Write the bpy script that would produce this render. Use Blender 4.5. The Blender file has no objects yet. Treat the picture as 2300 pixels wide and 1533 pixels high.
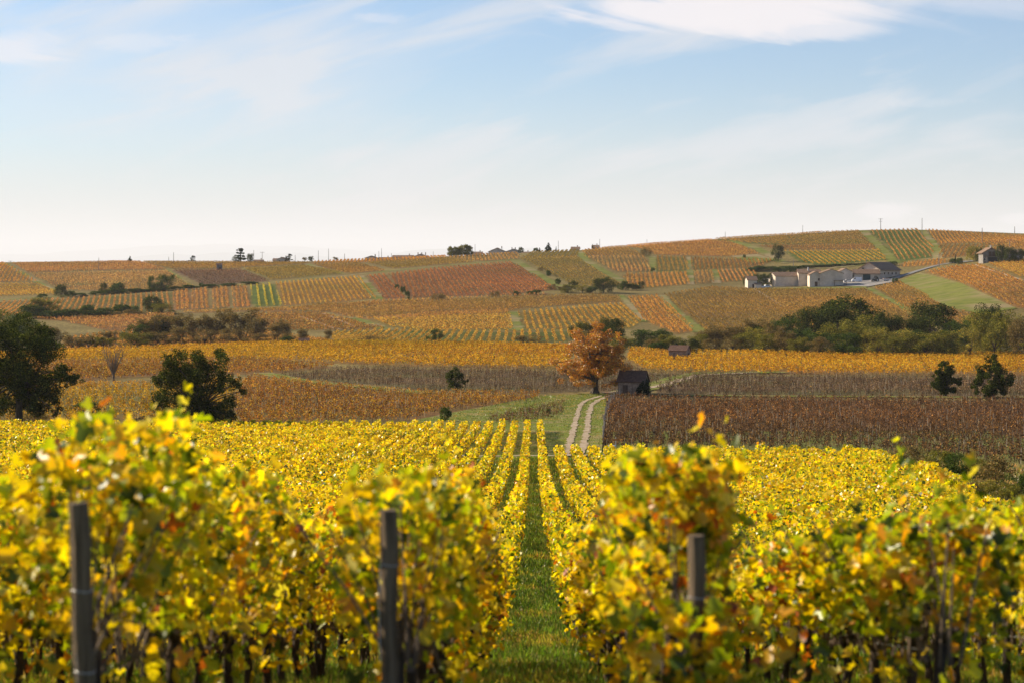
import bpy, math, random
import numpy as np
from mathutils import Vector, geometry
random.seed(7)
RNG = np.random.default_rng(11)
C = bpy.context.scene.collection
SC = bpy.context.scene
PI = math.pi

# ------------------------------------------------------------------ camera, sky, sun, exposure
F = 4472.0            # focal length in photo pixels (70 mm on 36 mm film, 2300 px wide)
CX, HY = 1150.0, 600.0
cam = bpy.data.cameras.new('camera')
cam.lens = 70; cam.sensor_width = 36; cam.shift_y = -(766.5 - HY) / 2300.0
cam.clip_start = 0.5; cam.clip_end = 150000
cam.dof.use_dof = True; cam.dof.focus_distance = 260; cam.dof.aperture_fstop = 2.6
co = bpy.data.objects.new('camera', cam); C.objects.link(co)
co.location = (0, 0, 0); co.rotation_euler = (PI / 2, 0, 0)
SC.camera = co

SUN_AZ, SUN_EL = -66.0, 27.0        # degrees right of the view axis, above the horizon
W = bpy.data.worlds.new('World'); SC.world = W; W.use_nodes = True
nt = W.node_tree; nt.nodes.clear()
def N(nt, t, **k):
    n = nt.nodes.new(t)
    for a, v in k.items():
        if a == 'ins':
            for i, x in v.items(): n.inputs[i].default_value = x
        else: setattr(n, a, v)
    return n
def L(nt, a, b): nt.links.new(a, b)
def M(nt, op, a, b=None, c=None, clamp=False):
    n = nt.nodes.new('ShaderNodeMath'); n.operation = op; n.use_clamp = clamp
    for i, v in enumerate((a, b, c)):
        if v is None: continue
        if isinstance(v, (int, float)): n.inputs[i].default_value = v
        else: nt.links.new(v, n.inputs[i])
    return n.outputs[0]
def ramp(nt, v, lo, hi, smooth=True):
    n = nt.nodes.new('ShaderNodeMapRange'); n.interpolation_type = 'SMOOTHSTEP' if smooth else 'LINEAR'
    nt.links.new(v, n.inputs[0]); n.inputs[1].default_value = lo; n.inputs[2].default_value = hi
    return n.outputs[0]
def mixc(nt, f, a, b, mode='MIX'):
    n = nt.nodes.new('ShaderNodeMix'); n.data_type = 'RGBA'; n.blend_type = mode
    for i, v in ((0, f), (6, a), (7, b)):
        if isinstance(v, (int, float)): n.inputs[i].default_value = v
        elif isinstance(v, tuple): n.inputs[i].default_value = (*v[:3], 1)
        else: nt.links.new(v, n.inputs[i])
    return n.outputs[2]
SKY = 0.080
EXPO = 0.95
def skyc(r, g, b): k = 1 / (SKY * 2 ** EXPO); return (r * k, g * k, b * k)
sky = N(nt, 'ShaderNodeTexSky', sky_type='NISHITA', sun_disc=False, sun_elevation=math.radians(SUN_EL),
        sun_rotation=math.radians(SUN_AZ), air_density=1.0, dust_density=0.7, ozone_density=3.0, altitude=250)
bg = N(nt, 'ShaderNodeBackground', ins={'Strength': SKY}); wo = N(nt, 'ShaderNodeOutputWorld')
tc = N(nt, 'ShaderNodeTexCoord'); sp = N(nt, 'ShaderNodeSeparateXYZ'); L(nt, tc.outputs['Generated'], sp.inputs[0])
ay = M(nt, 'MAXIMUM', M(nt, 'ABSOLUTE', sp.outputs[1]), 0.05)
su = M(nt, 'DIVIDE', sp.outputs[0], ay); sv = M(nt, 'DIVIDE', sp.outputs[2], ay)   # slopes of the sky direction
def cloudnoise(ax, bx, ay_, by, scale, det, rough, seed, dist=0.0):
    cb = N(nt, 'ShaderNodeCombineXYZ')
    L(nt, M(nt, 'ADD', M(nt, 'MULTIPLY', su, ax), M(nt, 'MULTIPLY', sv, bx)), cb.inputs[0])
    L(nt, M(nt, 'ADD', M(nt, 'MULTIPLY', su, ay_), M(nt, 'MULTIPLY', sv, by)), cb.inputs[1])
    cb.inputs[2].default_value = seed
    t = N(nt, 'ShaderNodeTexNoise', ins={'Scale': scale, 'Detail': det, 'Roughness': rough, 'Distortion': dist})
    L(nt, cb.outputs[0], t.inputs['Vector']); return t.outputs[0]
def blob(x, y, rx, ry, n, amp):      # a cloud patch: centre and radii in slope units, edge broken by noise
    dx = M(nt, 'DIVIDE', M(nt, 'SUBTRACT', su, (x - CX) / F), rx / F)
    dy = M(nt, 'DIVIDE', M(nt, 'SUBTRACT', sv, (HY - y) / F), ry / F)
    r = M(nt, 'SQRT', M(nt, 'ADD', M(nt, 'MULTIPLY', dx, dx), M(nt, 'MULTIPLY', dy, dy)))
    r = M(nt, 'ADD', r, M(nt, 'MULTIPLY', M(nt, 'SUBTRACT', n, 0.5), amp))
    return M(nt, 'SUBTRACT', 1.0, ramp(nt, r, 0.45, 1.15))
n1 = cloudnoise(5.0, 1.2, -6.5, 24.0, 1.0, 6, 0.58, 3.1, 0.5)
n2 = cloudnoise(12, 3.0, -26.0, 95.0, 1.0, 7, 0.6, 7.7, 0.7)
n3 = cloudnoise(40, 0, 8.0, 120.0, 1.0, 6, 0.62, 1.7, 0.6)
veil = M(nt, 'MULTIPLY', ramp(nt, n1, 0.41, 0.63), 0.85)
veil = M(nt, 'ADD', veil, M(nt, 'MULTIPLY', ramp(nt, n2, 0.52, 0.78), 0.38))
veil = M(nt, 'ADD', veil, M(nt, 'MULTIPLY', blob(450, 190, 620, 170, n1, 1.6), 0.35))
veil = M(nt, 'SUBTRACT', veil, M(nt, 'MULTIPLY', blob(1480, 215, 620, 120, n1, 1.2), 0.42))
n4 = cloudnoise(7, -9.0, 14.0, 60.0, 1.0, 7, 0.6, 4.4, 0.8)
b1 = blob(1640, 25, 430, 66, n4, 2.6); b1b = blob(1830, 62, 190, 34, n4, 2.2); b1c = blob(2150, -10, 500, 70, n4, 2.0)
b2 = blob(1990, 476, 75, 22, n3, 2.2); b3 = blob(2290, 492, 50, 12, n3, 2.0); b4 = blob(20, 105, 150, 44, n4, 2.6)
b5 = blob(310, 95, 110, 26, n3, 2.6); b6 = blob(860, 40, 70, 16, n3, 3.0); b7 = blob(2110, 230, 110, 14, n3, 3.4)
puff = M(nt, 'MULTIPLY', b1, 0.95)
for b, a in ((b1b, .7), (b1c, .35), (b2, .55), (b3, .5), (b4, .6), (b5, .3), (b6, .3), (b7, .16)):
    puff = M(nt, 'MAXIMUM', puff, M(nt, 'MULTIPLY', b, a))
veil = M(nt, 'MULTIPLY', veil, 1.0, clamp=True)
low = M(nt, 'SUBTRACT', 1.0, ramp(nt, sv, -0.01, 0.105))
veil = M(nt, 'MAXIMUM', veil, M(nt, 'MULTIPLY', low, 0.64), clamp=True)   # thin haze veil towards the horizon
skyt = mixc(nt, 1.0, sky.outputs[0], (.66, .80, .95), 'MULTIPLY')
c1 = mixc(nt, M(nt, 'MULTIPLY', veil, 0.80), skyt, skyc(.76, .79, .85))
c1_ = mixc(nt, M(nt, 'MULTIPLY', M(nt, 'POWER', M(nt, 'SUBTRACT', 1.0, ramp(nt, sv, -0.02, 0.085), clamp=True), 1.2), 0.75), c1, skyc(.60, .585, .565))   # bright milky air low over the land
c3 = mixc(nt, puff, c1_, skyc(.95, .91, .94))
fade = ramp(nt, sp.outputs[2], 0.14, 0.32)      # high overhead the sky is clear and deep blue
c4 = mixc(nt, fade, c3, skyt)
L(nt, c4, bg.inputs[0]); L(nt, bg.outputs[0], wo.inputs[0])

sl = bpy.data.lights.new('sun', 'SUN'); sl.energy = 5.0; sl.angle = math.radians(0.5); sl.color = (1.0, 0.86, 0.64)
so = bpy.data.objects.new('sun', sl); C.objects.link(so)
az, el = math.radians(SUN_AZ), math.radians(SUN_EL)
SUNDIR = Vector((math.sin(az) * math.cos(el), math.cos(az) * math.cos(el), math.sin(el)))
so.rotation_euler = SUNDIR.to_track_quat('Z', 'Y').to_euler()
so.location = (0, 0, 80)
SC.view_settings.view_transform = 'Standard'; SC.view_settings.look = 'None'
SC.view_settings.exposure = EXPO; SC.view_settings.gamma = 1.0
SC.cycles.use_denoising = True
SC.cycles.max_bounces = 6; SC.cycles.diffuse_bounces = 3; SC.cycles.glossy_bounces = 2
SC.cycles.transmission_bounces = 3; SC.cycles.transparent_max_bounces = 4; SC.cycles.volume_bounces = 0
SC.cycles.use_adaptive_sampling = True

# ------------------------------------------------------------------ the land: ground height everywhere
def pchip(x, y, xi):
    x = np.asarray(x, float); y = np.asarray(y, float); h = np.diff(x); dl = np.diff(y) / h
    m = np.zeros_like(y)
    for k in range(1, len(x) - 1):
        if dl[k - 1] * dl[k] > 0:
            w1, w2 = 2 * h[k] + h[k - 1], h[k] + 2 * h[k - 1]
            m[k] = (w1 + w2) / (w1 / dl[k - 1] + w2 / dl[k])
    m[0], m[-1] = dl[0], dl[-1]
    k = np.clip(np.searchsorted(x, xi) - 1, 0, len(h) - 1); t = (xi - x[k]) / h[k]; hh = h[k]
    return ((2*t**3 - 3*t**2 + 1) * y[k] + (t**3 - 2*t**2 + t) * hh * m[k] + (-2*t**3 + 3*t**2) * y[k+1] + (t**3 - t**2) * hh * m[k+1])
ND = [-400, -60, 0, 10, 38, 65, 90, 125, 196, 251]
NG = [-1.0, -0.5, 1.05, 2.6, 7.0, 9.6, 11.9, 14.8, 18.6, 20.6]
FD = [348, 420, 520, 600, 680, 800, 900, 1000, 1120, 1250, 1350, 1600]
COLS = {
 -900: [888, 848, 806, 786, 775, 722, 697, 668, 635, 600, 589, 596],
 0:    [888, 848, 806, 786, 775, 722, 697, 668, 635, 600, 589, 596],
 575:  [885, 840, 797, 774, 762, 714, 688, 648, 618, 598, 588, 596],
 1150: [883, 833, 790, 771, 745, 702, 668, 635, 600, 577, 570, 585],
 1725: [883, 833, 795, 770, 735, 694, 665, 643, 598, 556, 529, 545],
 2010: [884, 836, 797, 769, 729, 686, 655, 632, 588, 545, 517, 535],
 2300: [887, 840, 800, 768, 722, 650, 612, 585, 560, 535, 525, 545],
 3300: [887, 840, 800, 760, 715, 650, 612, 585, 560, 545, 540, 560]}
TD = ND + FD + [2600, 7000]
dgrid = np.concatenate([np.arange(-400, 1700, 2.0), np.arange(1700, 7001, 50.0)])
ck = sorted(COLS); pgrid = np.arange(ck[0], ck[-1] + 1, 25.0)
colz = []
for p in ck:
    z = [-g for g in NG] + [-(y - HY) / F * d for y, d in zip(COLS[p], FD)] + [-45, -60]
    colz.append(pchip(TD, z, dgrid))
colz = np.array(colz)
HG = np.array([pchip(ck, colz[:, i], pgrid) for i in range(len(dgrid))])   # [d, p]
def vnoise(x, y, s, seed=0):
    x = np.asarray(x, float) / s + seed * 17.13; y = np.asarray(y, float) / s - seed * 9.71
    xi = np.floor(x); yi = np.floor(y); fx = x - xi; fy = y - yi
    fx = fx * fx * (3 - 2 * fx); fy = fy * fy * (3 - 2 * fy)
    def h(a, b):
        v = np.sin(a * 127.1 + b * 311.7 + seed * 3.3) * 43758.5453; return v - np.floor(v)
    return (h(xi, yi) * (1 - fx) + h(xi + 1, yi) * fx) * (1 - fy) + (h(xi, yi + 1) * (1 - fx) + h(xi + 1, yi + 1) * fx) * fy
def H(x, y):
    x = np.asarray(x, float); y = np.asarray(y, float)
    p = np.clip(CX + F * x / np.maximum(y, 60), pgrid[0], pgrid[-1] - 1e-3); k = (p - pgrid[0]) / 25.0
    j = np.clip(k.astype(int), 0, len(pgrid) - 2); tj = k - j
    d = np.clip(y, dgrid[0], dgrid[-1] - 1e-3); i = np.clip(np.searchsorted(dgrid, d, side='right') - 1, 0, len(dgrid) - 2)
    ti = (d - dgrid[i]) / (dgrid[i + 1] - dgrid[i])
    z = (HG[i, j] * (1 - ti) + HG[i + 1, j] * ti) * (1 - tj) + (HG[i, j + 1] * (1 - ti) + HG[i + 1, j + 1] * ti) * tj
    a = np.clip((d - 250) / 500, 0, 1) * 0.9 + 0.05
    return z + a * (vnoise(x, y, 60, 1) - 0.5) + 0.25 * a * (vnoise(x, y, 22, 2) - 0.5)
DS = np.concatenate([np.arange(6, 300, 0.5), np.arange(300, 1650, 1.0)])
def G(px, py):
    """world point of the land seen at photo pixel px, py"""
    s = (px - CX) / F; rz = -(py - HY) / F * DS; e = rz - H(s * DS, DS)
    k = np.where(e <= 0)[0]
    if len(k) == 0 or k[0] == 0:
        kk = int(np.argmin(e[DS > 900])) + int((DS <= 900).sum()); d = DS[kk]
    else:
        a = k[0]; t = e[a - 1] / (e[a - 1] - e[a] + 1e-12); d = DS[a - 1] + t * (DS[a] - DS[a - 1])
    x = s * d
    return Vector((x, d, float(H(x, d))))
def AT(px, d):
    x = (px - CX) / F * d; return Vector((x, d, float(H(x, d))))

# ------------------------------------------------------------------ object helpers
def tag(o, label=None, cat=None, group=None, kind=None):
    if label: o['label'] = label
    if cat: o['category'] = cat
    if group: o['group'] = group
    if kind: o['kind'] = kind
    return o
def thing(name, loc, label, cat, group=None, rz=0.0):
    o = bpy.data.objects.new(name, None); C.objects.link(o); o.location = loc; o.rotation_euler = (0, 0, rz)
    o.empty_display_size = 0.3
    return tag(o, label, cat, group)
def link(name, me, parent=None):
    o = bpy.data.objects.new(name, me); C.objects.link(o)
    if parent is not None: o.parent = parent
    return o
def npmesh(name, verts, faces_n, loops, mat, cols=None, smooth=False):
    """verts (n,3); faces_n: face sizes; loops: vertex indices"""
    me = bpy.data.meshes.new(name)
    nv, nf, nl = len(verts), len(faces_n), len(loops)
    me.vertices.add(nv); me.loops.add(nl); me.polygons.add(nf)
    me.vertices.foreach_set('co', np.ascontiguousarray(verts, dtype=np.float32).ravel())
    me.loops.foreach_set('vertex_index', np.ascontiguousarray(loops, dtype=np.int32))
    st = np.zeros(nf, np.int32); st[1:] = np.cumsum(faces_n)[:-1]
    me.polygons.foreach_set('loop_start', st)
    try: me.polygons.foreach_set('loop_total', np.asarray(faces_n, np.int32))
    except Exception: pass
    if smooth: me.polygons.foreach_set('use_smooth', np.ones(nf, bool))
    if cols is not None:
        ca = me.color_attributes.new('tint', 'FLOAT_COLOR', 'POINT')
        c4 = np.ones((nv, 4), np.float32); c4[:, :3] = cols; ca.data.foreach_set('color', c4.ravel())
    me.update(calc_edges=True)
    if mat: me.materials.append(mat)
    return me
class MB:
    """collects plain shapes into one mesh"""
    def __init__(s): s.v = []; s.f = []
    def add(s, v, f):
        n = len(s.v); s.v += [tuple(p) for p in v]; s.f += [tuple(i + n for i in q) for q in f]; return s
    def box(s, x0, x1, y0, y1, z0, z1):
        return s.add([(x0,y0,z0),(x1,y0,z0),(x1,y1,z0),(x0,y1,z0),(x0,y0,z1),(x1,y0,z1),(x1,y1,z1),(x0,y1,z1)],
                     [(0,3,2,1),(4,5,6,7),(0,1,5,4),(1,2,6,5),(2,3,7,6),(3,0,4,7)])
    def tube(s, pts, rad, n=7, cap=True):
        pts = [Vector(p) for p in pts]; rings = []
        for i, p in enumerate(pts):
            t = (pts[min(i + 1, len(pts) - 1)] - pts[max(i - 1, 0)]).normalized()
            a = t.cross(Vector((0.13, 0.97, 0.21))).normalized(); b = t.cross(a)
            r = rad[i] if hasattr(rad, '__len__') else rad
            rings.append([p + (a * math.cos(2*PI*k/n) + b * math.sin(2*PI*k/n)) * r for k in range(n)])
        v = [q for r in rings for q in r]; f = []
        for i in range(len(pts) - 1):
            for k in range(n): f.append((i*n+k, i*n+(k+1)%n, (i+1)*n+(k+1)%n, (i+1)*n+k))
        if cap: f.append(tuple(range(n))[::-1]); f.append(tuple((len(pts)-1)*n + k for k in range(n)))
        return s.add(v, f)
    def prism(s, poly, y0, y1):      # polygon in x,z extruded along y
        n = len(poly); v = [(x, y0, z) for x, z in poly] + [(x, y1, z) for x, z in poly]
        return s.add(v, [tuple(range(n))[::-1], tuple(range(n, 2*n))] + [(i, (i+1)%n, n+(i+1)%n, n+i) for i in range(n)][::-1])
    def obj(s, name, mat, parent=None, smooth=False):
        me = bpy.data.meshes.new(name); me.from_pydata(s.v, [], s.f); me.update()
        bm = __import__('bmesh').new(); bm.from_mesh(me)
        __import__('bmesh').ops.recalc_face_normals(bm, faces=bm.faces); bm.to_mesh(me); bm.free()
        if smooth: me.polygons.foreach_set('use_smooth', [True] * len(me.polygons))
        me.materials.append(mat); return link(name, me, parent)

# ------------------------------------------------------------------ materials
def newmat(name):
    m = bpy.data.materials.new(name); m.use_nodes = True; m.node_tree.nodes.clear(); return m, m.node_tree
def leafmat(name, trans=0.45, gloss=0.05, rough=0.35, tw=(1.0, 0.92, 0.55)):
    m, t = newmat(name)
    at = N(t, 'ShaderNodeAttribute', attribute_name='tint')
    d = N(t, 'ShaderNodeBsdfDiffuse'); tr = N(t, 'ShaderNodeBsdfTranslucent'); g = N(t, 'ShaderNodeBsdfGlossy', ins={'Roughness': rough, 'Color': (1, 1, 1, 1)})
    L(t, at.outputs['Color'], d.inputs[0])
    L(t, mixc(t, 1.0, at.outputs['Color'], tw, 'MULTIPLY'), tr.inputs[0])
    m1 = N(t, 'ShaderNodeMixShader', ins={0: trans}); L(t, d.outputs[0], m1.inputs[1]); L(t, tr.outputs[0], m1.inputs[2])
    m2 = N(t, 'ShaderNodeMixShader', ins={0: gloss}); L(t, m1.outputs[0], m2.inputs[1]); L(t, g.outputs[0], m2.inputs[2])
    o = N(t, 'ShaderNodeOutputMaterial'); L(t, m2.outputs[0] if gloss > 0 else m1.outputs[0], o.inputs[0]); return m
def noisemat(name, c1, c2, scale=2.0, rough=0.8, det=6, c3=None, s3=0.3, bump=0.0, spec=0.2, stretch=(1, 1, 1)):
    m, t = newmat(name)
    tc = N(t, 'ShaderNodeTexCoord'); mp = N(t, 'ShaderNodeMapping'); mp.inputs['Scale'].default_value = stretch
    L(t, tc.outputs['Object'], mp.inputs[0])
    n = N(t, 'ShaderNodeTexNoise', ins={'Scale': scale, 'Detail': det, 'Roughness': 0.65}); L(t, mp.outputs[0], n.inputs['Vector'])
    c = mixc(t, ramp(t, n.outputs[0], 0.33, 0.67), c1, c2)
    if c3:
        n3 = N(t, 'ShaderNodeTexNoise', ins={'Scale': s3, 'Detail': 4, 'Roughness': 0.6}); L(t, mp.outputs[0], n3.inputs['Vector'])
        c = mixc(t, ramp(t, n3.outputs[0], 0.45, 0.65), c, c3)
    b = N(t, 'ShaderNodeBsdfPrincipled', ins={'Roughness': rough, 'Specular IOR Level': spec}); L(t, c, b.inputs['Base Color'])
    if bump:
        bp = N(t, 'ShaderNodeBump', ins={'Strength': bump, 'Distance': 0.05}); L(t, n.outputs[0], bp.inputs['Height']); L(t, bp.outputs[0], b.inputs['Normal'])
    o = N(t, 'ShaderNodeOutputMaterial'); L(t, b.outputs[0], o.inputs[0]); return m
LEAF = leafmat('vine_leaf', 0.56, 0.02, 0.34, (1.0, 0.95, 0.12))
LEAFM = leafmat('vine_leaf_matt', 0.40, 0.0, 0.5, (1.0, 0.9, 0.55))
TREEL = leafmat('tree_leaf', 0.28, 0.0, 0.4, (0.95, 1.0, 0.45))
BLADE = leafmat('grass_blade', 0.40, 0.03, 0.4, (0.95, 1.0, 0.5))
BARK = noisemat('bark', (0.045, 0.034, 0.026), (0.10, 0.08, 0.06), 6, 0.9, bump=0.4, stretch=(1, 1, 0.25))
VBARK = noisemat('vine_bark', (0.03, 0.022, 0.018), (0.075, 0.055, 0.04), 20, 0.9, bump=0.5, stretch=(1, 1, 0.25))
POSTW = noisemat('post_wood', (0.075, 0.050, 0.030), (0.19, 0.135, 0.085), 30, 0.85, bump=0.5, stretch=(1, 1, 0.06))
TWIG = noisemat('twig', (0.10, 0.07, 0.05), (0.19, 0.14, 0.10), 3, 0.9)
GRASS = noisemat('grass_turf', (0.095, 0.12, 0.014), (0.18, 0.20, 0.028), 0.9, 0.95, 8, (0.24, 0.19, 0.075), 0.22, bump=0.0, spec=0.05)
MEADOW = noisemat('meadow_turf', (0.10, 0.115, 0.018), (0.17, 0.17, 0.035), 0.15, 0.95, 8, (0.24, 0.18, 0.09), 0.035, spec=0.05)
ROUGH = noisemat('rough_grass', (0.11, 0.12, 0.035), (0.24, 0.18, 0.09), 0.5, 0.95, 8, (0.09, 0.12, 0.025), 0.1, spec=0.05)
DIRT = noisemat('dirt', (0.30, 0.225, 0.15), (0.46, 0.36, 0.255), 2.2, 0.95, 8, (0.24, 0.18, 0.10), 0.8, spec=0.05)
EARTH = noisemat('bare_earth', (0.15, 0.09, 0.06), (0.23, 0.145, 0.10), 0.6, 0.95, 8, spec=0.05)
ASPH = noisemat('asphalt', (0.15, 0.14, 0.13), (0.21, 0.20, 0.19), 0.8, 0.9, 6, spec=0.2)
YARD = noisemat('yard_gravel', (0.22, 0.20, 0.18), (0.32, 0.29, 0.26), 0.5, 0.95, 6, spec=0.1)

# ------------------------------------------------------------------ ground sheet
def pip(x, y, poly):
    x = np.asarray(x); y = np.asarray(y); ins = np.zeros(x.shape, bool); n = len(poly)
    for i in range(n):
        x0, y0 = poly[i][0], poly[i][1]; x1, y1 = poly[(i + 1) % n][0], poly[(i + 1) % n][1]
        if y0 == y1: continue
        c = ((y0 > y) != (y1 > y)) & (x < (x1 - x0) * (y - y0) / (y1 - y0) + x0); ins ^= c
    return ins
def densify(pts, step, closed):
    out = []; n = len(pts)
    for i in range(n if closed else n - 1):
        a, b = pts[i], pts[(i + 1) % n]; m = max(1, int(math.hypot(b[0]-a[0], b[1]-a[1]) / step))
        out += [(a[0] + (b[0]-a[0]) * k / m, a[1] + (b[1]-a[1]) * k / m) for k in range(m)]
    if not closed: out.append(tuple(pts[-1]))
    return out
def wpoly(pp, step=12): return [tuple(G(*p)[:2]) for p in densify(pp, step, True)]
# palettes: (r, g, b, weight), leaf albedo
PAL = {
 'gold':   [(.84,.47,.04,4),(.78,.37,.03,3),(.56,.38,.04,2),(.36,.15,.03,1.4),(.64,.26,.03,1.4)],
 'yellow': [(.90,.66,.03,5),(.78,.60,.03,3),(.50,.46,.03,2),(.85,.45,.03,1.2),(.28,.26,.03,1)],
 'tan':    [(.62,.38,.13,4),(.66,.33,.09,3),(.42,.25,.08,3),(.34,.17,.07,1.5)],
 'orange': [(.72,.33,.05,4),(.62,.24,.045,3),(.70,.42,.06,2),(.34,.13,.04,2)],
 'rust':   [(.48,.23,.045,3),(.40,.16,.045,3),(.66,.40,.05,2.2),(.20,.10,.04,3)],
 'red':    [(.52,.17,.055,4),(.42,.13,.05,3),(.66,.30,.08,2.4),(.24,.08,.05,2)],
 'redor':  [(.64,.29,.08,4),(.56,.22,.07,3),(.72,.42,.10,2.8),(.30,.12,.05,1)],
 'olive':  [(.36,.27,.045,4),(.45,.30,.05,3),(.28,.22,.04,3),(.50,.26,.05,1.5)],
 'ochre':  [(.50,.31,.05,4),(.56,.28,.05,3),(.36,.23,.045,3),(.40,.16,.04,1.5)],
 'brown':  [(.20,.10,.055,4),(.27,.13,.06,3),(.38,.19,.06,1.4),(.13,.07,.05,3),(.30,.20,.13,2)],
 'grey':   [(.22,.14,.09,4),(.28,.20,.14,4),(.35,.24,.10,1.2),(.16,.09,.06,3),(.26,.24,.10,1.5)],
 'maroon': [(.185,.098,.05,4),(.26,.135,.07,3),(.62,.30,.09,1.1),(.10,.055,.04,4)],
 'plum':   [(.21,.12,.09,4),(.26,.15,.11,3),(.16,.10,.08,3)],
}
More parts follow.
